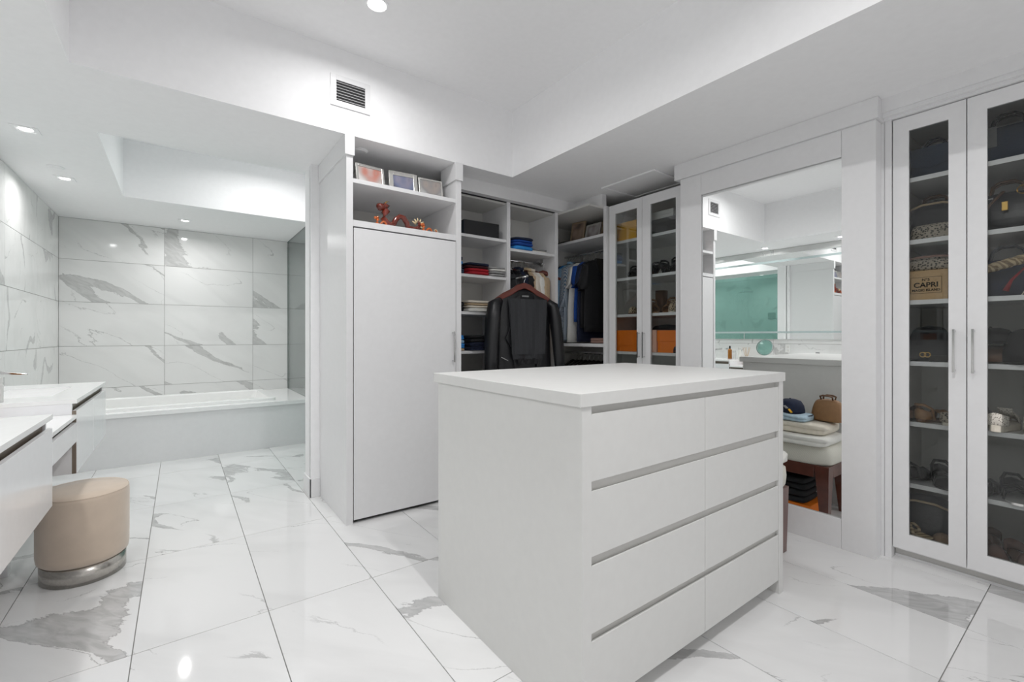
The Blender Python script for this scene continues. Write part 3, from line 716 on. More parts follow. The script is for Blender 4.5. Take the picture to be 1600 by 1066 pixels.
def hanger_parts(t, mat, span, z=0, hook='chrome', tk=.008):
    """t origin is the rail; hook drops z metres"""
    hk = [(-.0, 0, .016)] + [(.017 * math.cos(a), 0, .017 * math.sin(a)) for a in [PI * k / 8 for k in range(8, -7, -1)]]
    hk = [(.017 * math.cos(a), 0, .017 * math.sin(a)) for a in [PI * 1.05 - k * PI * 1.45 / 10 for k in range(11)]] + [(0, 0, -.03), (0, 0, -.075)]
    part('hook', MB().tube(hk, .0022, 6), M[hook], t, smooth=True, local=True)
    arms = [(-span, 0, -.135), (-span * .6, 0, -.115), (-.03, 0, -.08), (0, 0, -.07), (.03, 0, -.08), (span * .6, 0, -.115), (span, 0, -.135)]
    part('shoulder_bar', MB().tube(arms, [tk * .7, tk, tk * 1.2, tk * 1.3, tk * 1.2, tk, tk * .7], 8, 1.6), M[mat], t, smooth=True, local=True)
def hung(name, label, cat, mat, x, y, z, rz, wd=.38, ln=.75, th=.036, sl=.2, flare=.03, slm=None, hang='whitebox', group=None, extra=None, hlabel=None):
    """hanger + garment; z = rail height, garment plane contains local X"""
    hg = thing('clothes_hanger', hlabel or ('hanger of the ' + ' '.join(label.split(' hanging')[0].split()[:8])), 'hanger', (x, y, z), rz, 'hangers on the rails')
    hanger_parts(hg, hang, wd / 2 - .04)
    t = thing(name, label, cat, (x, y, z - .07), rz, group)
    sd = random.random() * 9
    part('body', garment_mesh(wd, ln, th, flare, sd), M[mat], t, smooth=True, local=True)
    if sl:
        for s in (-1, 1): part('sleeve', sleeve_mesh(s, wd, ln, .085, sl, th, sd), M[slm or mat], t, smooth=True, local=True)
    if extra: extra(t)
    return t
def collar(mat):
    def f(t):
        part('collar', MB().tube([(-.075, -.004, .0), (-.06, -.022, .012), (0, -.03, -.02), (.06, -.022, .012), (.075, -.004, .0), (.05, .02, .015), (0, .024, .018), (-.05, .02, .015), (-.075, -.004, 0)], .009, 8, 1.5), M[mat], t, smooth=True, local=True)
    return f

# section 2 clothes (rail along X)
rows2 = [(2.385, 'charcoal', .74, .34, 'charcoal jacket hanging first beside the shelf tower', 'jacket'),
         (2.425, 'black', .78, .3, 'black coat hanging second from the shelf tower', 'coat'),
         (2.465, 'leather', .76, .3, 'glossy black jacket hanging third from the shelf tower', 'jacket'),
         (2.51, 'black', .80, .3, 'long black coat hanging behind the leather jacket collar', 'coat'),
         (2.555, 'navy', .78, .32, 'dark navy jacket hanging between the black coats and beige shirts', 'jacket'),
         (2.60, 'black', .76, .3, 'black blazer hanging just before the beige shirt', 'blazer'),
         (2.645, 'beige', .74, .3, 'beige shirt with collar hanging after the black blazer', 'shirt'),
         (2.685, 'cream', .78, .32, 'cream jacket hanging in the middle of the pale clothes', 'jacket'),
         (2.73, 'white_c', .76, .3, 'white shirt hanging between cream and beige garments', 'shirt'),
         (2.775, 'beige', .84, .34, 'long beige coat hanging last before the corner divider', 'coat')]
for i, (x, mt, ln, sl, lb, ct) in enumerate(rows2):
    rz = PI / 2 if i < 6 else PI / 2 + math.radians(6 + 2 * (i - 6))
    hung(ct, lb, ct, mt, x, 3.385, 1.888, rz, .31, ln, .036, sl, .03, group='clothes on the bay rail', hang='whitebox' if i % 3 else 'hanger_wood', extra=collar(mt) if i in (4, 6, 7) else None)
eh = thing('clothes_hanger', 'empty dark wooden hanger swinging out at the end of the bay rail', 'hanger', (2.835, 3.34, 1.888), -math.radians(35), 'hangers on the rails')
hanger_parts(eh, 'hanger_wood', .17, tk=.011)

# leather jacket on the valet rod
JR = math.radians(-10)
jh = thing('clothes_hanger', 'broad reddish-brown wooden suit hanger on the chrome valet rod', 'hanger', (2.36, 3.03, 1.69), JR)
part('hook', MB().tube([(.014 * math.cos(a), 0, .002 + .016 * math.sin(a)) for a in [PI * 1.1 - k * PI * 1.5 / 10 for k in range(11)]] + [(0, 0, -.03), (0, 0, -.06)], .003, 8), M['chrome'], jh, smooth=True, local=True)
hp = [(-.275, -.2), (-.27, -.178), (-.2, -.13), (-.12, -.092), (-.06, -.052), (0, -.035), (.06, -.052), (.12, -.092), (.2, -.13), (.27, -.178), (.275, -.2), (.255, -.205), (.12, -.145), (.06, -.105), (0, -.085), (-.06, -.105), (-.12, -.145), (-.255, -.205)]
part('shoulder_bar', MB().prism(hp, 'Y', -.016, .016), M['hanger_wood'], jh, .006, local=True, seg=2)
part('trouser_bar', MB().tube([(-.25, 0, -.197), (.25, 0, -.197)], .006, 8), M['hanger_wood'], jh, smooth=True, local=True)
jk = thing('leather_jacket', 'black leather jacket with long sleeves on the reddish wooden hanger', 'jacket', (2.36, 3.03, 1.60), JR)
def jacket_body():
    mb = MB(); rows = []
    for t, hw, tk in ((0, .09, .03), (.04, .12, .05), (.09, .25, .07), (.16, .26, .09), (.35, .255, .10), (.6, .26, .11), (.9, .275, .12), (1.0, .28, .12)):
        ring = []
        for k in range(24):
            a = 2 * PI * k / 24; c, s = math.cos(a), math.sin(a)
            ring.append((hw * math.copysign(abs(c) ** .85, c), tk / 2 * math.copysign(abs(s) ** .7, s) * (1 + .12 * math.sin(6 * a + t * 7)) + .012, -t * .86))
        rows.append(ring)
    return mb.loft(rows)
part('body', jacket_body(), M['leather'], jk, smooth=True, local=True)
for s in (-1, 1):
    pts = [(s * .225, 0, -.10), (s * .275, -.005, -.14), (s * .30, -.02, -.26), (s * .315, -.03, -.42), (s * .325, -.045, -.6), (s * .33, -.055, -.72)]
    part('sleeve', MB().tube(pts, [.04, .068, .068, .062, .056, .05], 14, .8), M['leather'], jk, smooth=True, local=True)
part('lining', MB().prism([(-.12, -.09), (-.07, -.04), (0, -.03), (.07, -.04), (.12, -.09), (.10, -.2), (-.10, -.2)], 'Y', -.024, -.018), M['black'], jk, local=True)
part('neck_label', B(-.032, .032, -.0265, -.0245, -.068, -.055), M['grey'], jk, local=True, label='small grey neck label')
for s in (-1, 1):
    part('lapel', MB().prism([(s * .06, -.05), (s * .115, -.09), (s * .14, -.30), (s * .20, -.42), (s * .13, -.52), (s * .11, -.80), (s * .09, -.80), (s * .10, -.3)], 'Y', -.058, -.048), M['leather'], jk, .002, local=True)
part('pocket_zip', MB().tube([(-.245, -.066, -.57), (-.185, -.07, -.6)], .004, 6), M['chrome'], jk, local=True, label='bright slanted pocket zip')
tr = thing('folded_trousers', 'charcoal suit trousers folded over the hanger in front of the leather jacket', 'trousers', (2.36, 3.03, 1.49), JR)
def panel_cloth(w0, w1, h_, y0, th, seed, nx=10, nz=10, top=.02):
    mb = MB(); rings = []
    for j in range(nz + 1):
        t = j / nz; hw = (w0 + (w1 - w0) * t) / 2; z = top - t * h_; F, Bk = [], []
        for i in range(nx + 1):
            u = i / nx * 2 - 1; wv = .004 * math.sin(u * 5 + seed + t * 2) + .003 * math.sin(u * 11 + t * 4)
            F.append((u * hw, y0 - th + wv, z)); Bk.append((u * hw, y0 + wv, z))
        rings.append(F + Bk[::-1])
    return mb.loft(rings)
part('leg', panel_cloth(.36, .29, .50, -.068, .008, 1), M['charcoal'], tr, smooth=False, local=True)
part('leg', panel_cloth(.35, .31, .46, -.078, .008, 4), M['charcoal'], tr, smooth=False, local=True)
part('waistband', panel_cloth(.20, .19, .05, -.0665, .01, 2, top=-.475), M['black'], tr, local=True)

# section 3 clothes (rail along Y, garments in XZ planes)
def sport(t):
    for k in (-1, 0, 1):
        part('chest_stripe', B(-.09 + k * .025 - .006, -.09 + k * .025 + .006, -.0265, -.0245, -.40, -.26), M['ink'], t, local=True, label='short vertical black stripe')
    part('shoulder_patch', B(-.02, .06, -.026, -.024, -.17, -.11), M['ink'], t, local=True, label='black shoulder patch')
def vneck(t):
    part('neck_opening', MB().prism([(-.07, .005), (0, -.20), (.07, .005)], 'Y', -.027, -.0255), M['ink'], t, local=True, label='deep V-shaped neck opening')
    part('collar', MB().tube([(-.075, -.02, .0), (-.055, -.03, -.06), (0, -.031, -.205), (.055, -.03, -.06), (.075, -.02, 0)], .007, 8), M['black'], t, smooth=True, local=True)
rows3 = [(3.56, 'denim', .82, .45, 'denim blue shirt hanging deepest in the corner wardrobe', 'shirt', None),
         (3.52, 'azure', .80, .5, 'bright blue long shirt hanging second in the corner wardrobe', 'shirt', None),
         (3.475, 'sky', .82, .5, 'pale blue shirt hanging beside the patterned one', 'shirt', collar('sky')),
         (3.43, 'denim_pattern', .82, .5, 'blue patterned shirt hanging between pale blue and white', 'shirt', None),
         (3.385, 'stripe_shirt', .80, .4, 'white shirt with fine blue stripes on a hanger', 'shirt', None),
         (3.315, 'white_c', .825, .22, 'long white top with three black chest stripes', 'top', sport),
         (3.235, 'blue', .62, .22, 'royal blue polo shirt hanging next to the white top', 'shirt', None),
         (3.195, 'navy', .82, .2, 'long navy garment hanging behind the black shirts', 'dress', None),
         (3.15, 'black', .68, .26, 'black short-sleeved shirt second from the end of the rail', 'shirt', None),
         (3.10, 'black', .72, .24, 'black V-necked polo shirt facing out at the end of the rail', 'shirt', vneck)]
for y, mt, ln, sl, lb, ct, ex in rows3:
    hung({'dress': 'dress', 'top': 'striped_tunic'}.get(ct, 'hanging_shirt'), lb, ct, mt, 3.365, y, 2.033, math.radians(-4), .40, ln, .036, sl, .12 if ct == 'top' else .03, group='clothes on the corner rail', extra=ex, hang='chrome')
for k in range(9):
    y = 3.0 + k * .06
    hg = thing('clothes_hanger', 'dark padded hanger with trousers on the lower corner rail', 'hanger', (3.37, y, 1.013), 0, 'hangers on the lower corner rail')
    hanger_parts(hg, 'ink', .17)
    g_o = part('hanging_trousers', panel_cloth(.32, .30, .5, .006, .022, k, top=-.13), M['maroon' if k % 2 else 'black'], None, local=True)
    g_o.location = (3.37, y, 1.013)
    tag(g_o, ('dark maroon' if k % 2 else 'black') + ' trousers hanging on the lower corner rail', 'trousers', ('maroon' if k % 2 else 'black') + ' trousers on the lower rail')
folded('folded_sweater', 'mauve folded garment on the lower shelf of the corner wardrobe', 'clothing', 'mauve', 3.30, 2.93, 1.131, .22, .28, .05, 2, RX)
folded('folded_scarf', 'thin black folded cloth at the end of the corner frame shelf', 'clothing', 'black', 3.26, 3.43, 2.141, .14, .2, .028, 1, RX)

# ------------------------------------------------------------------ folded clothes in the tower
P1, P2, P3, P4 = 'clothes piled on the second shelf', 'clothes piled on the third shelf', 'clothes piled on the fourth shelf', 'clothes in the hanging bay shelf pile'
def pile(x, y, z, w_, d, items, grp, rz=0):
    for (mt, h_, lobes, lb) in items:
        folded('folded_garment', lb, 'clothing', mt, x + random.uniform(-.006, .006), y, z, w_, d, h_, lobes, rz, grp, amp=.0045); z += h_ * .985 + .001
    return z
card_box('long black box on the top shelf of the tower', 'blackbox', 2.07, 3.36, 2.045, .34, .26, .125, math.radians(-3), .0)
card_box('small blue box edge beside the long black box', 'sky', 1.86, 3.40, 2.045, .05, .2, .13, 0, .3, name='shoe_box')
pile(1.79, 3.36, 1.715, .2, .28, [('denim', .04, 2, 'dark teal folded garment at the base beside the red shirts'), ('navy', .035, 2, 'navy folded garment in the middle of the hidden pile'), ('azure', .03, 1, 'blue folded garment above the navy one'), ('navy', .035, 1, 'navy folded shirt topmost beside the red pile')], P1)
pile(2.015, 3.34, 1.715, .225, .28, [('red', .026, 1, 'bright red folded shirt lowest of the red pile'), ('red', .026, 1, 'bright red folded shirt second in the red pile'), ('maroon', .022, 1, 'dark maroon folded shirt on the red ones'), ('navy', .022, 1, 'near-black folded shirt topmost of the red pile')], P1)
pile(2.215, 3.34, 1.715, .165, .28, [('grey', .022, 1, 'grey folded shirt lowest of the grey pile'), ('grey', .022, 1, 'grey folded shirt second of the grey pile'), ('white_c', .018, 1, 'white folded shirt inside the grey pile'), ('grey', .02, 1, 'grey folded shirt topmost of the grey pile')], P1)
pile(1.80, 3.36, 1.405, .19, .28, [('black', .04, 2, 'black folded sweater lowest beside the pale pile'), ('black', .04, 1, 'black folded sweater topmost beside the pale pile')], P2)
pile(2.02, 3.33, 1.405, .24, .28, [('white_c', .03, 2, 'white folded shirt lowest of the pale pile'), ('cream', .02, 1, 'cream folded shirt second of the pale pile'), ('beige', .018, 1, 'beige folded shirt third of the pale pile'), ('cream', .024, 1, 'cream folded shirt topmost of the pale pile')], P2)
pile(2.22, 3.33, 1.405, .16, .26, [('white_c', .035, 2, 'white folded towel lowest near the tower side'), ('white_c', .03, 1, 'white folded towel in the middle near the tower side'), ('cream', .025, 1, 'cream folded towel topmost near the tower side')], P2)
pile(1.80, 3.34, 1.08, .17, .28, [('beige', .02, 1, 'beige folded shirt under the blue pile'), ('azure', .04, 2, 'azure folded shirt low in the blue pile'), ('sky', .03, 1, 'pale blue folded shirt in the blue pile'), ('azure', .04, 2, 'azure folded shirt topmost of the blue pile')], P3)
pile(2.04, 3.32, 1.08, .24, .28, [('navy', .035, 2, 'thick navy folded sweater lowest of the dark pile'), ('navy', .035, 2, 'navy folded sweater second of the dark pile'), ('black', .03, 1, 'black folded sweater third of the dark pile'), ('black', .025, 1, 'black folded sweater topmost of the dark pile')], P3)
pile(2.22, 3.33, 1.08, .15, .28, [('black', .04, 1, 'black folded jeans lowest at the tower side'), ('white_c', .012, 1, 'white folded tee between black ones'), ('black', .04, 1, 'black folded jeans topmost at the tower side')], P3)
pile(2.03, 3.34, .745, .3, .3, [('black', .06, 2, 'bulky black folded coat lowest on the shelf above the island'), ('black', .05, 2, 'bulky black folded coat in the middle of its pile'), ('black', .045, 1, 'bulky black folded coat whose top shows above the island')], 'black coats on the low shelf')
pile(2.50, 3.34, 1.978, .22, .28, [('azure', .036, 1, 'azure folded polo lowest on the hanging bay shelf'), ('blue', .028, 1, 'royal blue folded polo second on the hanging bay shelf'), ('blue', .022, 1, 'royal blue folded polo third on the hanging bay shelf'), ('navy', .024, 1, 'navy folded polo topmost with white dots')], P4)
pile(2.71, 3.36, 1.978, .2, .26, [('white_c', .018, 1, 'thin white folded tee lowest beside the blue polos'), ('grey', .014, 1, 'thin grey folded tee topmost beside the blue polos')], P4)

# ------------------------------------------------------------------ picture frames
def frame(label, ph, fm, x, y, z, w_, h_, rz=0, fw=.018, tilt=.2):
    t = thing('picture_frame', label, 'picture frame', (x, y, z + .001), rz, 'photo frames on the shelves')
    def tl(mb):
        bmesh.ops.rotate(mb.bm, verts=mb.bm.verts, cent=(0, 0, 0), matrix=Matrix.Rotation(-tilt, 3, 'X')); return mb
    a = w_ / 2
    mb = MB().box(-a, -a + fw, -.008, .008, 0, h_).box(a - fw, a, -.008, .008, 0, h_).box(-a + fw, a - fw, -.008, .008, 0, fw).box(-a + fw, a - fw, -.008, .008, h_ - fw, h_)
    bmesh.ops.remove_doubles(mb.bm, verts=mb.bm.verts, dist=1e-5)
    part('frame_border', tl(mb), M[fm], t, .002, local=True)
    part('photo', tl(B(-a + fw, a - fw, -.003, .001, fw, h_ - fw)), PH[ph], t, local=True)
    part('backing', tl(B(-a + fw * .5, a - fw * .5, .0085, .011, fw * .5, h_ - fw * .5)), M['darkbox'], t, local=True)
    part('easel_leg', MB().prism([(.014 + h_ * .132, h_ * .62), (.014 + h_ * .145, h_ * .68), (h_ * .2 + .055, .0), (h_ * .2 + .048, 0)], 'X', -.012, .012), M['darkbox'], t, local=True)
frame('silver frame with a reddish family photo, first on the high shelf', 0, 'silver_frame', 1.045, 3.03, 2.212, .20, .152, math.radians(4))
frame('silver frame with a dusk-blue photo, middle of the high shelf', 1, 'silver_frame', 1.28, 3.03, 2.212, .205, .158, math.radians(-6), .03)
frame('thin silver frame with a dark group photo, beside the cornice end', 2, 'silver_frame', 1.49, 3.02, 2.212, .185, .148, math.radians(-4), .012)
frame('upright bronze frame with a sepia portrait in the corner wardrobe', 3, 'gold_frame', 3.21, 3.26, 2.14, .17, .215, RX + .15)
frame('wide silver frame with a grey photo on the corner shelf', 4, 'silver_frame', 3.22, 3.06, 2.14, .19, .155, RX)
frame('upright pale gold frame with a brown photo at the shelf end', 3, 'gold_frame', 3.24, 2.895, 2.14, .16, .20, RX - .1)

# ------------------------------------------------------------------ dragon figurines
def dragon(label, X, Y, Z, k, mats, big):
    t = thing('dragon_figurine', label, 'figurine', (X, Y, Z + .001), 0, 'glass dragon figurines')
    def P(a): return [(x * k, y * k, z * k) for x, y, z in a]
    body = P([(-.075, 0, .135), (-.062, 0, .150), (-.045, 0, .140), (-.045, -.005, .115), (-.068, -.005, .09), (-.072, 0, .06), (-.05, 0, .032), (-.02, 0, .018), (.0, 0, .03), (.018, 0, .065), (.045, 0, .09), (.075, 0, .085), (.098, 0, .055), (.108, 0, .022), (.135, 0, .014), (.165, 0, .016), (.19, 0, .03), (.198, 0, .055), (.185, 0, .075), (.165, 0, .07)])
    rr = [.012, .020, .023, .022, .021, .022, .023, .023, .020, .018, .018, .019, .019, .020, .021, .021, .019, .016, .011, .005]
    part('body', MB().tube(body, [r * k for r in rr], 10).rough(.0025 * k, 60 / k, 1), M[mats[0]], t, smooth=True, local=True)
    hd = MB().lathe([(0, -.02), (.013, -.014), (.018, 0), (.015, .012), (.008, .02), (0, .022)], 0, 0, 0, 10)
    bmesh.ops.rotate(hd.bm, verts=hd.bm.verts, cent=(0, 0, 0), matrix=Matrix.Rotation(math.radians(-75), 3, 'Y'))
    for v in hd.bm.verts: v.co = v.co * k * 1.5 + Vector((-.088, 0, .135)) * k
    part('head', hd, M[mats[0]], t, smooth=True, local=True)
    part('jaw', MB().tube(P([(-.078, 0, .122), (-.095, 0, .112), (-.108, 0, .112)]), [.009 * k, .007 * k, .003 * k], 8), M[mats[0]], t, smooth=True, local=True)
    hn = MB()
    for s in (-1, 1):
        hn.tube(P([(-.07, s * .008, .15), (-.055, s * .014, .172), (-.035, s * .016, .178)]), [.005 * k, .0035 * k, .001 * k], 6)
    part('horn', hn, M[mats[1]], t, smooth=True, local=True)
    mn = MB()
    for i in range(7):
        a = PI * (.15 + i * .16); c = Vector((.185, 0, .048)) * k
        mn.tube([c + Vector((-math.cos(a), 0, math.sin(a))) * .02 * k, c + Vector((-math.cos(a), .0, math.sin(a))) * .052 * k], [.010 * k, .003 * k], 6)
    part('tail_crest', mn, M[mats[2]], t, smooth=True, local=True, label='pale spiky tail crest')
    lg = MB()
    for x in (-.03, .12):
        for s in (-1, 1):
            lg.tube(P([(x, s * .01, .02), (x - .012, s * .026, .016), (x - .016, s * .028, .004), (x - .03, s * .03, .003)]), [.009 * k, .007 * k, .005 * k, .003 * k], 6)
    part('claws', lg, M[mats[0]], t, smooth=True, local=True)
dragon('large dark red glazed dragon figurine with a pale spiky tail', 1.19, 3.0, 1.945, 1.0, ('red_glass', 'gold', 'pearl'), True)
dragon('small orange dragon figurine at the head of the large dragon', 1.095, 2.985, 1.945, .38, ('orange_glass', 'gold', 'pearl'), False)
dragon('small orange dragon figurine behind the tail of the large dragon', 1.435, 2.99, 1.945, .40, ('orange_glass', 'gold', 'pearl'), False)

# ------------------------------------------------------------------ bags, caps and shoes
def super_ring(hw, hd, z, n=20, p=.55, cx=0, cy=0):
    out = []
    for k in range(n):
        a = 2 * PI * k / n; c, s = math.cos(a), math.sin(a)
        out.append((cx + hw * math.copysign(abs(c) ** p, c), cy + hd * math.copysign(abs(s) ** p, s), z))
    return out
def bag(label, mat, x, y, z, w_, d, h, rz, handle='black', hh=.08, flap=None, top=.8, trim=None, seed=1, extra=None, lean=0):
    t = thing('handbag', label, 'handbag', (x, y, z + .001), rz, None)
    mb = MB().loft([super_ring(w_ / 2 * .97, d / 2 * .9, 0), super_ring(w_ / 2, d / 2, h * .06), super_ring(w_ / 2 * 1.0, d / 2 * 1.02, h * .35), super_ring(w_ / 2 * (1 + top) / 2, d / 2 * .8, h * .75, cy=lean * .5), super_ring(w_ / 2 * top, d / 2 * .3, h, cy=lean)])
    for v in mb.bm.verts:
        if v.co.z > .01: v.co += noise.noise_vector(v.co * 11 + Vector((seed * 4, seed, 0))) * .006
    b = part('body', mb, M[mat], t, smooth=True, local=True); subdiv(b, 1)
    if hh:
        for s in (-1, 1):
            part('handle', MB().tube([(-w_ * .22 * top * 1.2, s * .012, h * .93), (-w_ * .2, s * .02, h + hh * .6), (-w_ * .1, s * .024, h + hh * .95), (w_ * .1, s * .024, h + hh * .95), (w_ * .2, s * .02, h + hh * .6), (w_ * .22 * top * 1.2, s * .012, h * .93)], .006, 8), M[handle], t, smooth=True, local=True)
    if flap:
        part('flap', MB().prism([(-w_ * .44, h * .96), (w_ * .44, h * .96), (w_ * .40, h * .45), (0, h * .36), (-w_ * .40, h * .45)], 'Y', -d / 2 * 1.12 - .006, -d / 2 * 1.12), M[flap], t, .002, local=True)
    if trim:
        part('trim', MB().tube([(-w_ * .46, -d * .42, h * .80), (-w_ * .2, -d * .47, h * .87), (w_ * .2, -d * .47, h * .87), (w_ * .46, -d * .42, h * .80)], .006, 8), M[trim], t, smooth=True, local=True)
    if extra: extra(t)
    return t
def foot(L_, W_, n=22):
    P = []
    for k in range(n):
        a = 2 * PI * k / n; y = -math.cos(a) * L_ / 2; s = math.sin(a)
        u = (y / L_ + .5)
        w_ = W_ / 2 * (1.0 if u < .4 else 1 - .22 * math.sin((u - .4) / .6 * PI))
        P.append((s * w_ * (abs(s) ** -.15 if abs(s) > .05 else 1), y))
    return P
def shoe(kind, label, mat, x, y, z, rz, L_=.24, W_=.085, heel=.012, sole='brownL', group=None, straps=2, name=None):
    """toe points to local -Y"""
    t = thing(name or ('sandal' if kind == 'sandal' else 'shoe'), label, 'shoe', (x, y, z + .001), rz, group)
    fp = foot(L_, W_)
    def lift(yy): return heel * max(0, min(1, (yy / L_ + .35)))
    mb = MB()
    bot = [mb.bm.verts.new((px, py, 0 if heel < .03 or py < -.1 * L_ else lift(py) * (.0 if kind == 'wedge' else 1))) for px, py in fp]
    top = [mb.bm.verts.new((px, py, .010 + lift(py))) for px, py in fp]
    mb.bm.faces.new(bot[::-1]); mb.bm.faces.new(top)
    for i in range(len(fp)): mb.bm.faces.new((bot[i], bot[(i + 1) % len(fp)], top[(i + 1) % len(fp)], top[i]))
    part('sole', mb, M[sole], t, .001, local=True)
    if heel >= .03 and kind != 'wedge':
        part('heel', MB().lathe([(0, 0), (.010, 0), (.018, lift(L_ * .4) + .004), (0, lift(L_ * .4) + .004)], 0, L_ * .40, 0, 12), M[sole], t, local=True)
    z0 = .010 if kind != 'sneaker' else .030; hx = .055 if kind != 'sneaker' else .062
    if kind in ('flat', 'pump', 'slip', 'sneaker'):
        r = []
        for u in (0, .06, .15, .27, .40):
            yy = -L_ / 2 + u * L_; hw = W_ / 2 * math.sin(min(1, .2 + u * 2.4) * PI / 2); hh = .012 + .05 * math.sin(min(1, u * 2.6) * PI / 2)
            r.append([(hw * math.cos(a), yy, z0 + lift(yy) + hh * math.sin(a)) for a in [PI * k / 10 for k in range(11)]])
        toe = MB(); R = [[toe.bm.verts.new(p) for p in q] for q in r]
        for A, Bq in zip(R, R[1:]):
            for k in range(10): toe.bm.faces.new((A[k], A[k + 1], Bq[k + 1], Bq[k]))
        o = part('toe_cap', toe, M[mat], t, smooth=True, local=True)
        so = o.modifiers.new('thickness', 'SOLIDIFY'); so.thickness = .003
    if kind in ('flat', 'pump', 'sandal', 'wedge', 'sneaker'):
        hc = MB(); rows = []
        for zf in (0, .5, 1):
            rows.append([(W_ / 2 * .88 * math.sin(a), L_ / 2 - .035 + math.cos(a) * .036 + (0 if abs(a) < PI / 2 else 0), z0 + lift(L_ * .4) + zf * hx * (1 - .35 * abs(a) / (PI * .62))) for a in [(-.62 + 1.24 * k / 10) * PI for k in range(11)]])
        R = [[hc.bm.verts.new(p) for p in q] for q in rows]
        for A, Bq in zip(R, R[1:]):
            for k in range(10): hc.bm.faces.new((A[k], A[k + 1], Bq[k + 1], Bq[k]))
        o = part('heel_counter', hc, M[mat], t, smooth=True, local=True); so = o.modifiers.new('thickness', 'SOLIDIFY'); so.thickness = .003
    if kind in ('sandal', 'wedge', 'slip'):
        spots_ = [-.22, -.05, .12][:straps] if kind != 'slip' else []
        for u in spots_:
            yy = u * L_; hw = W_ / 2 * .95; b_ = z0 + lift(yy)
            part('strap', MB().tube([(-hw, yy, b_ - .004), (-hw * .8, yy, b_ + .03), (0, yy - .004, b_ + .046), (hw * .8, yy, b_ + .03), (hw, yy, b_ - .004)], .019, 8, .22), M[mat], t, smooth=True, local=True)
        b_ = z0 + lift(L_ * .3)
        part('ankle_strap', MB().tube([(-W_ * .38, L_ * .22, b_ - .003), (-W_ * .42, L_ * .3, b_ + .055), (-W_ * .25, L_ * .44, b_ + .075), (W_ * .25, L_ * .44, b_ + .075), (W_ * .42, L_ * .3, b_ + .055), (W_ * .38, L_ * .22, b_ - .003)], .008, 8), M[mat], t, smooth=True, local=True)
    if kind == 'sneaker':
        part('midsole', MB().prism([(a * 1.05, b * 1.03) for a, b in fp], 'Z', .0, .032), M['cream'], t, .003, local=True, label='ivory rubber midsole')
        part('tongue', MB().loft([super_ring(.026, .006, .07, 12, 1, 0, -.03), super_ring(.026, .005, .105, 12, 1, 0, .0)]), M[mat], t, smooth=True, local=True)
    return t
def cap(label, mat, x, y, z, rz, r=.09, h=.10, brim=True, full=False, extra=None, crown=None, name='cap'):
    t = thing(name, label, 'hat', (x, y, z + .001), rz)
    mb = MB().lathe([(r * 1.02, .004), (r * 1.02, h * .3), (r * .95, h * .6), (r * .75, h * .88), (r * .4, h * .985), (0, h)], 0, 0, 0, 24)
    mb.bm.faces.new([v for v in list(mb.bm.verts)[:24]])
    part('crown', mb, M[mat], t, smooth=True, local=True)
    if full: part('brim', MB().lathe([(r, .012), (r * 1.45, -.0), (r * 1.45, .004), (r, .018), (r, .012)], 0, 0, 0, 28), M[mat], t, smooth=True, local=True)
    elif brim:
        P = [(-r * .85, -r * .5)] + [(r * .95 * math.sin(a), -r * .9 - .06 * math.cos(a)) for a in [(-.5 + k / 10) * PI for k in range(11)]] + [(r * .85, -r * .5)]
        b = part('brim', MB().prism(P, 'Z', .004, .008), M[mat], t, .001, local=True)
    part('button', MB().lathe([(0, h), (.006, h), (.004, h + .005), (0, h + .006)], 0, 0, 0, 10), M[mat], t, local=True)
    if extra: extra(t)
    return t
def text_part(s, size, mat, parent, loc, rot, label=None, bold=.0):
    cu_ = bpy.data.curves.new('lettering', 'FONT'); cu_.body = s; cu_.size = size; cu_.extrude = .0006; cu_.align_x = 'CENTER'; cu_.offset = bold
    o = bpy.data.objects.new('lettering', cu_); C.objects.link(o)
    dg = bpy.context.evaluated_depsgraph_get(); me = bpy.data.meshes.new_from_object(o.evaluated_get(dg)); bpy.data.objects.remove(o)
    o = bpy.data.objects.new('lettering', me); C.objects.link(o); me.materials.clear(); me.materials.append(M[mat]); o.parent = parent
    o.location = loc; o.rotation_euler = rot
    if label: o['label'] = label
    return o

# ---- narrow clear glass cabinet
card_box('yellow lidded box high behind the clear glass door', 'yellow', 3.33, 2.63, 2.045, .25, .3, .165, RX, .38, name='gift_box')
card_box('dark grey lidded box high behind the clear glass door', 'darkbox', 3.36, 2.25, 2.045, .24, .30, .13, RX, .3, name='shoe_box')
card_box('white lidded box lying on the dark grey box', 'whitebox', 3.36, 2.27, 2.1765, .22, .3, .06, RX, .6, name='shoe_box')
shoe('sandal', 'black strappy heeled sandal behind the door by the clothes', 'leather', 3.26, 2.60, 1.713, RX + .5, .22, .075, .06, 'ink', straps=3)
shoe('sandal', 'black strappy heeled sandal, inner one of its pair', 'leather', 3.32, 2.49, 1.713, RX + .2, .22, .075, .06, 'ink', straps=3)
shoe('sandal', 'black chunky sandal with raised heel behind the second clear door', 'leather', 3.27, 2.40, 1.713, RX + .3, .23, .08, .07, 'brownL', straps=3)
shoe('sandal', 'black chunky sandal standing middle of the second clear door shelf', 'leather', 3.30, 2.28, 1.713, RX + .9, .23, .08, .08, 'ink', straps=3)
shoe('sandal', 'black high sandal next to the mirror wall', 'leather', 3.26, 2.17, 1.713, RX + .5, .23, .08, .09, 'ink', straps=3)
shoe('flat', 'leopard print flat shoe behind the clear door by the clothes', 'leopard', 3.26, 2.60, 1.392, RX + .6, .23, .08, .008, 'brownL')
shoe('wedge', 'tan wedge sandal in front of a brown boot', 'tan', 3.24, 2.37, 1.392, RX + .8, .23, .082, .06, 'tan', straps=3)
shoe('wedge', 'second tan wedge sandal tilted behind its pair', 'tan', 3.33, 2.28, 1.392, RX + .3, .23, .082, .08, 'tan', straps=3)
shoe('pump', 'leopard print pump beside the tan wedges', 'leopard', 3.26, 2.19, 1.392, RX + .5, .23, .08, .07, 'cream')
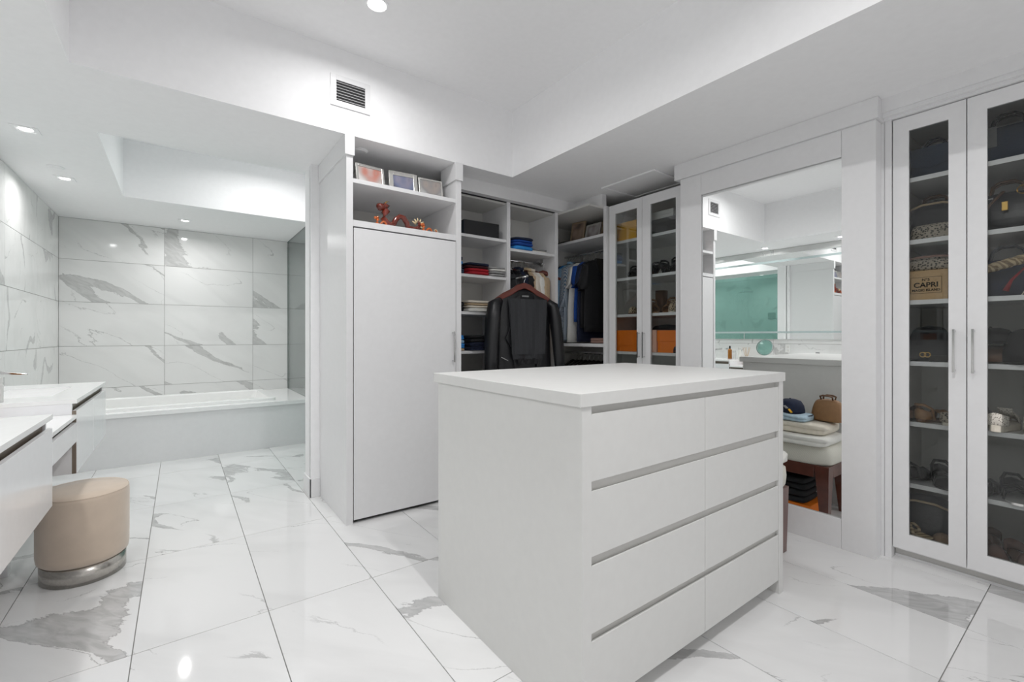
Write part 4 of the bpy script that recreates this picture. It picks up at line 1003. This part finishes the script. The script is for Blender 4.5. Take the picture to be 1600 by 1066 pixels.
shoe('pump', 'leopard print pump hard against the mirror wall', 'leopard', 3.36, 2.12, 1.392, RX + .4, .23, .08, .07, 'cream')
bt = thing('boot', 'brown ankle boot shaft at the back of the tan wedge shelf', 'boot', (3.42, 2.42, 1.392))
part('shaft', MB().loft([super_ring(.035, .04, 1.42, cx=3.42, cy=2.42), super_ring(.04, .045, 1.50, cx=3.42, cy=2.42), super_ring(.045, .045, 1.60, cx=3.42, cy=2.42)]), M['brownL'], bt, smooth=True)
part('sole', B(3.30, 3.46, 2.385, 2.455, 1.3935, 1.419), M['brownL'], bt, .008)
card_box('orange lidded box on the lower shelf behind the clear door', 'orange', 3.30, 2.60, 1.066, .26, .3, .185, RX, .72, name='gift_box')
card_box('brown-orange box with pale rose end behind the second clear door', 'rose', 3.27, 2.32, 1.066, .10, .26, .185, RX, 0, name='gift_box')
card_box('deep orange box beside the rose one behind the clear door', 'orange', 3.28, 2.175, 1.066, .18, .26, .18, RX, .5, name='gift_box')
bag('crumpled black bag stuffed behind the boxes of the clear cabinet', 'black', 3.47, 2.40, 1.066, .34, .12, .24, RX, hh=0, seed=3)
shoe('flat', 'small navy shoe in front of the deep orange box', 'navy', 3.17, 2.10, 1.066, RX, .06, .05, .008, 'ink')

# ---- tall grey glass cabinet, bay behind door one (y .53-.72) and two (y .24-.42)
Y1, Y2 = .62, .345
def grey_tag(t): part('swing_tag', B(-.075, -.03, -.085, -.082, .10, .20), M['grey'], t, .001, local=True, label='grey card swing tag')
bag('dark denim handbag with a navy body on the top shelf, first door', 'denim', 3.36, Y1 + .0, 2.045, .20, .16, .19, RX, 'navy', .05, 'denim', .9)
bag('navy denim tote with grey tag on the top shelf, second door', 'denim', 3.36, Y2, 2.045, .24, .16, .22, RX, 'black', .05, None, .95, extra=grey_tag)
bag('grey suede handbag with pale tan piping behind the first door', 'charcoal', 3.38, Y1 + .0, 1.713, .21, .16, .24, RX, 'brownL', .02, None, .9, 'beige')
bag('slouchy brown fabric pouch in front of the grey suede handbag', 'python', 3.24, Y1 - .01, 1.713, .17, .09, .09, RX, 'black', 0, None, .85)
def zip_pull(t):
    part('zip_pull', B(-.012, .012, -.10, -.094, .10, .145), M['gold'], t, .003, local=True, label='gold zip pull')
    part('strap', MB().tube([(-.09, -.09, .05), (-.05, -.095, .14), (-.01, -.06, .2)], .014, 8, .4), M['brownL'], t, smooth=True, local=True, label='brown leather strap')
    part('chain', MB().tube([(-.1, -.09, .15), (-.07, -.095, .165), (-.04, -.09, .17)], .004, 6), M['chrome'], t, local=True, label='silver chain')
    part('ring', MB().tube([(.06 + .02 * math.cos(a), -.092, .19 + .02 * math.sin(a)) for a in [2 * PI * k / 12 for k in range(13)]], .0035, 6), M['gold'], t, local=True, label='gold ring')
bag('black leather handbag with brown strap and gold zip pull', 'leather', 3.34, Y2, 1.713, .25, .16, .21, RX, 'brownL', .05, None, .9, extra=zip_pull)
# capri box and things over it
cb = thing('straw_box', 'straw-coloured box lettered CAPRI behind the first grey glass door', 'box', (3.25, Y1, 1.393), RX)
part('body', B(-.085, .085, -.08, .08, 0, .155), M['kraft'], cb, .002, local=True)
fr = MB()
for a in ((-.062, .062, .118, .1195), (-.062, .062, .034, .0355), (-.062, -.0605, .0355, .118), (.0605, .062, .0355, .118)): fr.box(a[0], a[1], -.0812, -.0802, a[2], a[3])
part('printed_border', fr, M['ink'], cb, local=True)
text_part('N°5', .019, 'ink', cb, (0, -.0806, .099), (PI / 2, 0, 0), bold=.0004)
text_part('CAPRI', .036, 'ink', cb, (0, -.0806, .066), (PI / 2, 0, 0), bold=.0008)
text_part('MAGIC ISLAND', .0165, 'ink', cb, (0, -.0806, .045), (PI / 2, 0, 0), bold=.0005)
bag('grey snake-print pouch with woven base resting on the straw box', 'python', 3.27, Y1, 1.5485, .19, .13, .085, RX, 'black', 0, None, .9, 'mauve')
def tassel(t):
    part('tassel', MB().tube([(.0, -.092, .03), (.02, -.096, .08), (.08, -.09, .16)], [.012, .006, .003], 8), M['red'], t, smooth=True, local=True, label='red tassel and cord')
    part('cord', MB().tube([(.05, -.092, .0), (.09, -.092, .08)], .0025, 6), M['cream'], t, local=True)
bag('navy patterned handbag with a red tassel behind the second door', 'navy', 3.36, Y2, 1.392, .26, .16, .20, RX, 'navy', .06, None, .95, extra=tassel)
br_ = thing('braided_strap', 'thick braided straw strap slung across the navy patterned handbag', 'strap', (3.22, Y2, 1.392), RX)
for s in (-1, 1):
    pts = [(-.13 + .26 * k / 16, s * .008 * math.cos(k * 1.3), .12 + .075 * (k / 16) + s * .010 * math.sin(k * 1.3)) for k in range(17)]
    part('braid_strand', MB().tube(pts, [.017 + .003 * math.cos(k * 2.6) for k in range(17)], 8), M['straw'], br_, smooth=True, local=True)
part('strap_end', MB().tube([(-.13, 0, .12), (-.135, .03, .0)], .012, 8), M['straw'], br_, smooth=True, local=True)
part('strap_end', MB().tube([(.13, 0, .195), (.135, .03, .0)], .012, 8), M['straw'], br_, smooth=True, local=True)
# hats shelf
def rings_logo(t):
    for s in (-1, 1):
        part('metal_ring', MB().tube([(s * .009 + .012 * math.cos(a), -.0955, .035 + .012 * math.sin(a)) for a in [2 * PI * k / 14 for k in range(15)]], .0028, 6), M['gold'], t, smooth=True, local=True, label='gold interlocking ring')
hb = bag('black soft bag with two gold interlocking rings behind the first door', 'black', 3.25, Y1, 1.067, .19, .14, .19, RX, 'black', 0, None, .62, extra=rings_logo, seed=5)
wt = thing('wallet', 'flat black wallet propped against the ringed black bag', 'wallet', (3.165, Y1 - .05, 1.068), RX)
part('body', B(-.035, .035, -.006, .006, 0, .032), M['ink'], wt, .002, local=True)
cap('dark cap hung over a brown pouch behind the second door', 'black', 3.30, .40, 1.157, RX, .085, .085, True)
bag('brown leather pouch under the dark cap behind the second door', 'brownL', 3.30, .40, 1.067, .13, .13, .088, RX, 'brownL', 0, None, .95)
lt = cap('large black cap lettered BA beyond the brown pouch', 'black', 3.27, .255, 1.067, RX, .10, .17, True)
text_part('BA', .028, 'white_ink', lt, (.0, -.107, .045), (PI / 2, 0, 0), bold=.0004)
text_part('Λ', .045, 'white_ink', lt, (.012, -.099, .105), (PI / 2 - .2, 0, 0))
# shoes shelves
A = 'shoes behind the first grey glass door'
shoe('flat', 'dark brown slingback flat shoe against the filler side, first door', 'brownL', 3.24, .685, .744, RX + 2.9, .22, .078, .008, 'ink', straps=1)
shoe('sandal', 'tan brown flat with high heel strap, middle of the first door', 'tan', 3.25, .60, .744, RX + 2.7, .22, .085, .01, 'brownL', straps=2)
shoe('flat', 'snake-print flat shoe peeking at the door stile, first door', 'python', 3.24, .52, .744, RX + 3.0, .22, .08, .008, 'cream')
shoe('sandal', 'chunky black sandal with ankle strap, first door', 'black', 3.25, .675, .415, RX + 2.9, .22, .09, .03, 'ink', straps=3)
shoe('sandal', 'chunky black slide standing by the door stile, first door', 'black', 3.24, .565, .415, RX + .3, .23, .09, .03, 'ink', straps=3)
shoe('sneaker', 'grey slip-on shoe partly hidden at the edge of the second door', 'grey', 3.27, .43, .744, RX + 3.0, .23, .08, 0)
shoe('sneaker', 'perforated white sneaker with ivory sole in the second door', 'perf', 3.24, .345, .744, RX + 3.0, .25, .088, 0)
shoe('sneaker', 'perforated pale sneaker beyond its pair at the second door', 'perf', 3.26, .245, .744, RX + 3.2, .25, .088, 0)
shoe('sandal', 'black double-strap sandal, first seen in the second door', 'leather', 3.25, .41, .415, RX + 3.0, .23, .085, .015, 'ink', straps=2)
shoe('sandal', 'black slide with a broad band and pale lining, second door', 'black', 3.23, .31, .415, RX + .2, .24, .09, .02, 'whitebox', straps=3)
# floor of the cabinet
bag('dark patent bag with pale zips on the bottom shelf, first door', 'leather', 3.30, .635, .096, .20, .16, .24, RX, 'black', 0, None, .9, 'beige', seed=8)
for i, (dx, dy, dz, lb) in enumerate(((3.19, .545, .205, 'upper fuzzy beige slipper leaning on the patent bag'),)):
    pass
shoe('slip', 'fuzzy beige slipper on the bottom shelf, first door', 'fur', 3.215, .565, .096, RX + .2, .2, .09, .03, 'cream')
shoe('sandal', 'strappy beige snake sandal at the bottom of the first door', 'straw', 3.165, .63, .096, RX + 1.2, .12, .06, .008, 'brownL', straps=3)
shoe('pump', 'mauve suede pump on the bottom shelf, second door', 'mauve', 3.25, .39, .096, RX + .5, .24, .085, .04, 'brownL')
shoe('pump', 'mauve suede pump beyond its pair on the bottom shelf', 'mauve', 3.24, .28, .096, RX + .5, .24, .085, .04, 'brownL')
shoe('flat', 'brown flat shoe at the back of the bottom shelf, second door', 'brownL', 3.42, .41, .096, RX + .1, .23, .08, .008, 'ink')

# ------------------------------------------------------------------ bench between island and mirror
bn = thing('bench', 'low bench with tapered mahogany legs and a white cushion seat', 'bench', (2.545, 1.45, 0))
BX_0, BX_1, BYa, BYb = 2.35, 2.735, 1.105, 1.80
def taper_leg(x, y, sx_, sy_):
    mb = MB(); a, b = .042, .022
    def q(cx, cy, r, z): return [(cx - r, cy - r, z), (cx + r, cy - r, z), (cx + r, cy + r, z), (cx - r, cy + r, z)]
    return mb.loft([q(x + sx_ * (a - b), y + sy_ * (a - b), b, 0.001), q(x, y, a, .365)])
for sx_ in (-1, 1):
    for sy_ in (-1, 1):
        cx = BX_1 - .044 if sx_ > 0 else BX_0 + .044; cyy = BYb - .044 if sy_ > 0 else BYa + .044
        part('leg', taper_leg(cx, cyy, sx_ * .6, sy_ * .6), M['wood'], bn, .002)
part('apron', B(BX_0 + .01, BX_1 - .005, BYa + .087, BYb - .087, .285, .365).box(BX_0 + .087, BX_1 - .087, BYa + .005, BYb - .005, .285, .365), M['wood'], bn, .002)
mbq = MB().loft([super_ring(.185, .34, .366, 28, .3, 2.545, 1.452), super_ring(.198, .352, .385, 28, .3, 2.545, 1.452), super_ring(.202, .356, .43, 28, .3, 2.545, 1.452), super_ring(.198, .352, .478, 28, .3, 2.545, 1.452), super_ring(.17, .32, .488, 28, .3, 2.545, 1.452)])
part('cushion', mbq, M['quilt'], bn, smooth=True)
folded('folded_sheet', 'white folded sheet lying directly on the bench cushion', 'linen', 'white_c', 2.575, 1.44, .489, .67, .42, .062, 2, PI / 2, 'folded linen on the bench', 3.3, .012)
folded('folded_sheet', 'thick off-white folded quilt, topmost linen on the bench', 'linen', 'cream', 2.54, 1.44, .553, .62, .36, .068, 2, PI / 2, 'folded linen on the bench', 6.1, .010)
bag('brown leather tote lying on the bench linen', 'tan', 2.50, 1.19, .622, .20, .10, .155, PI / 2 + .2, 'brownL', .02, None, .7, extra=None, seed=2)
def yellow_bands(t):
    part('yellow_band', MB().tube([(.012, .055, .088), (.045, .03, .086), (.070, .0, .072)], .017, 8, .3), M['yellow'], t, smooth=True, local=True)
    part('brim_band', MB().tube([(.082, -.04, .045), (.080, -.058, .022)], .015, 8, .3), M['yellow'], t, smooth=True, local=True)
    part('badge', MB().tube([(.078, -.012, .064), (.084, -.03, .048)], .015, 8, .35), M['grey'], t, smooth=True, local=True, label='round grey badge')
cap('navy cap with yellow bands on the bench linen, seen in the mirror', 'navy', 2.59, 1.39, .655, .15, .088, .105, True, extra=yellow_bands)
folded('folded_shirt', 'pale blue crumpled shirt under the navy cap', 'clothing', 'pale', 2.60, 1.38, .622, .26, .2, .05, 2, PI / 2, None, 4.4, .014)
card_box('orange flat box on the floor under the bench', 'orange', 2.56, 1.38, 0, .30, .26, .075, PI / 2, .45, name='gift_box')
zb_ = .077
for k in range(4):
    folded('folded_trousers', ['black folded trousers lowest on the orange box', 'black folded trousers second on the orange box', 'black folded trousers third on the orange box', 'black folded trousers topmost under the bench'][k], 'clothing', 'black', 2.56, 1.40, zb_, .29, .26, .042, 1, PI / 2, 'black clothes under the bench', k * 2.2); zb_ += .0435
card_box('second orange box further under the bench', 'orange', 2.50, 1.66, 0, .2, .24, .10, PI / 2, .4, name='gift_box')
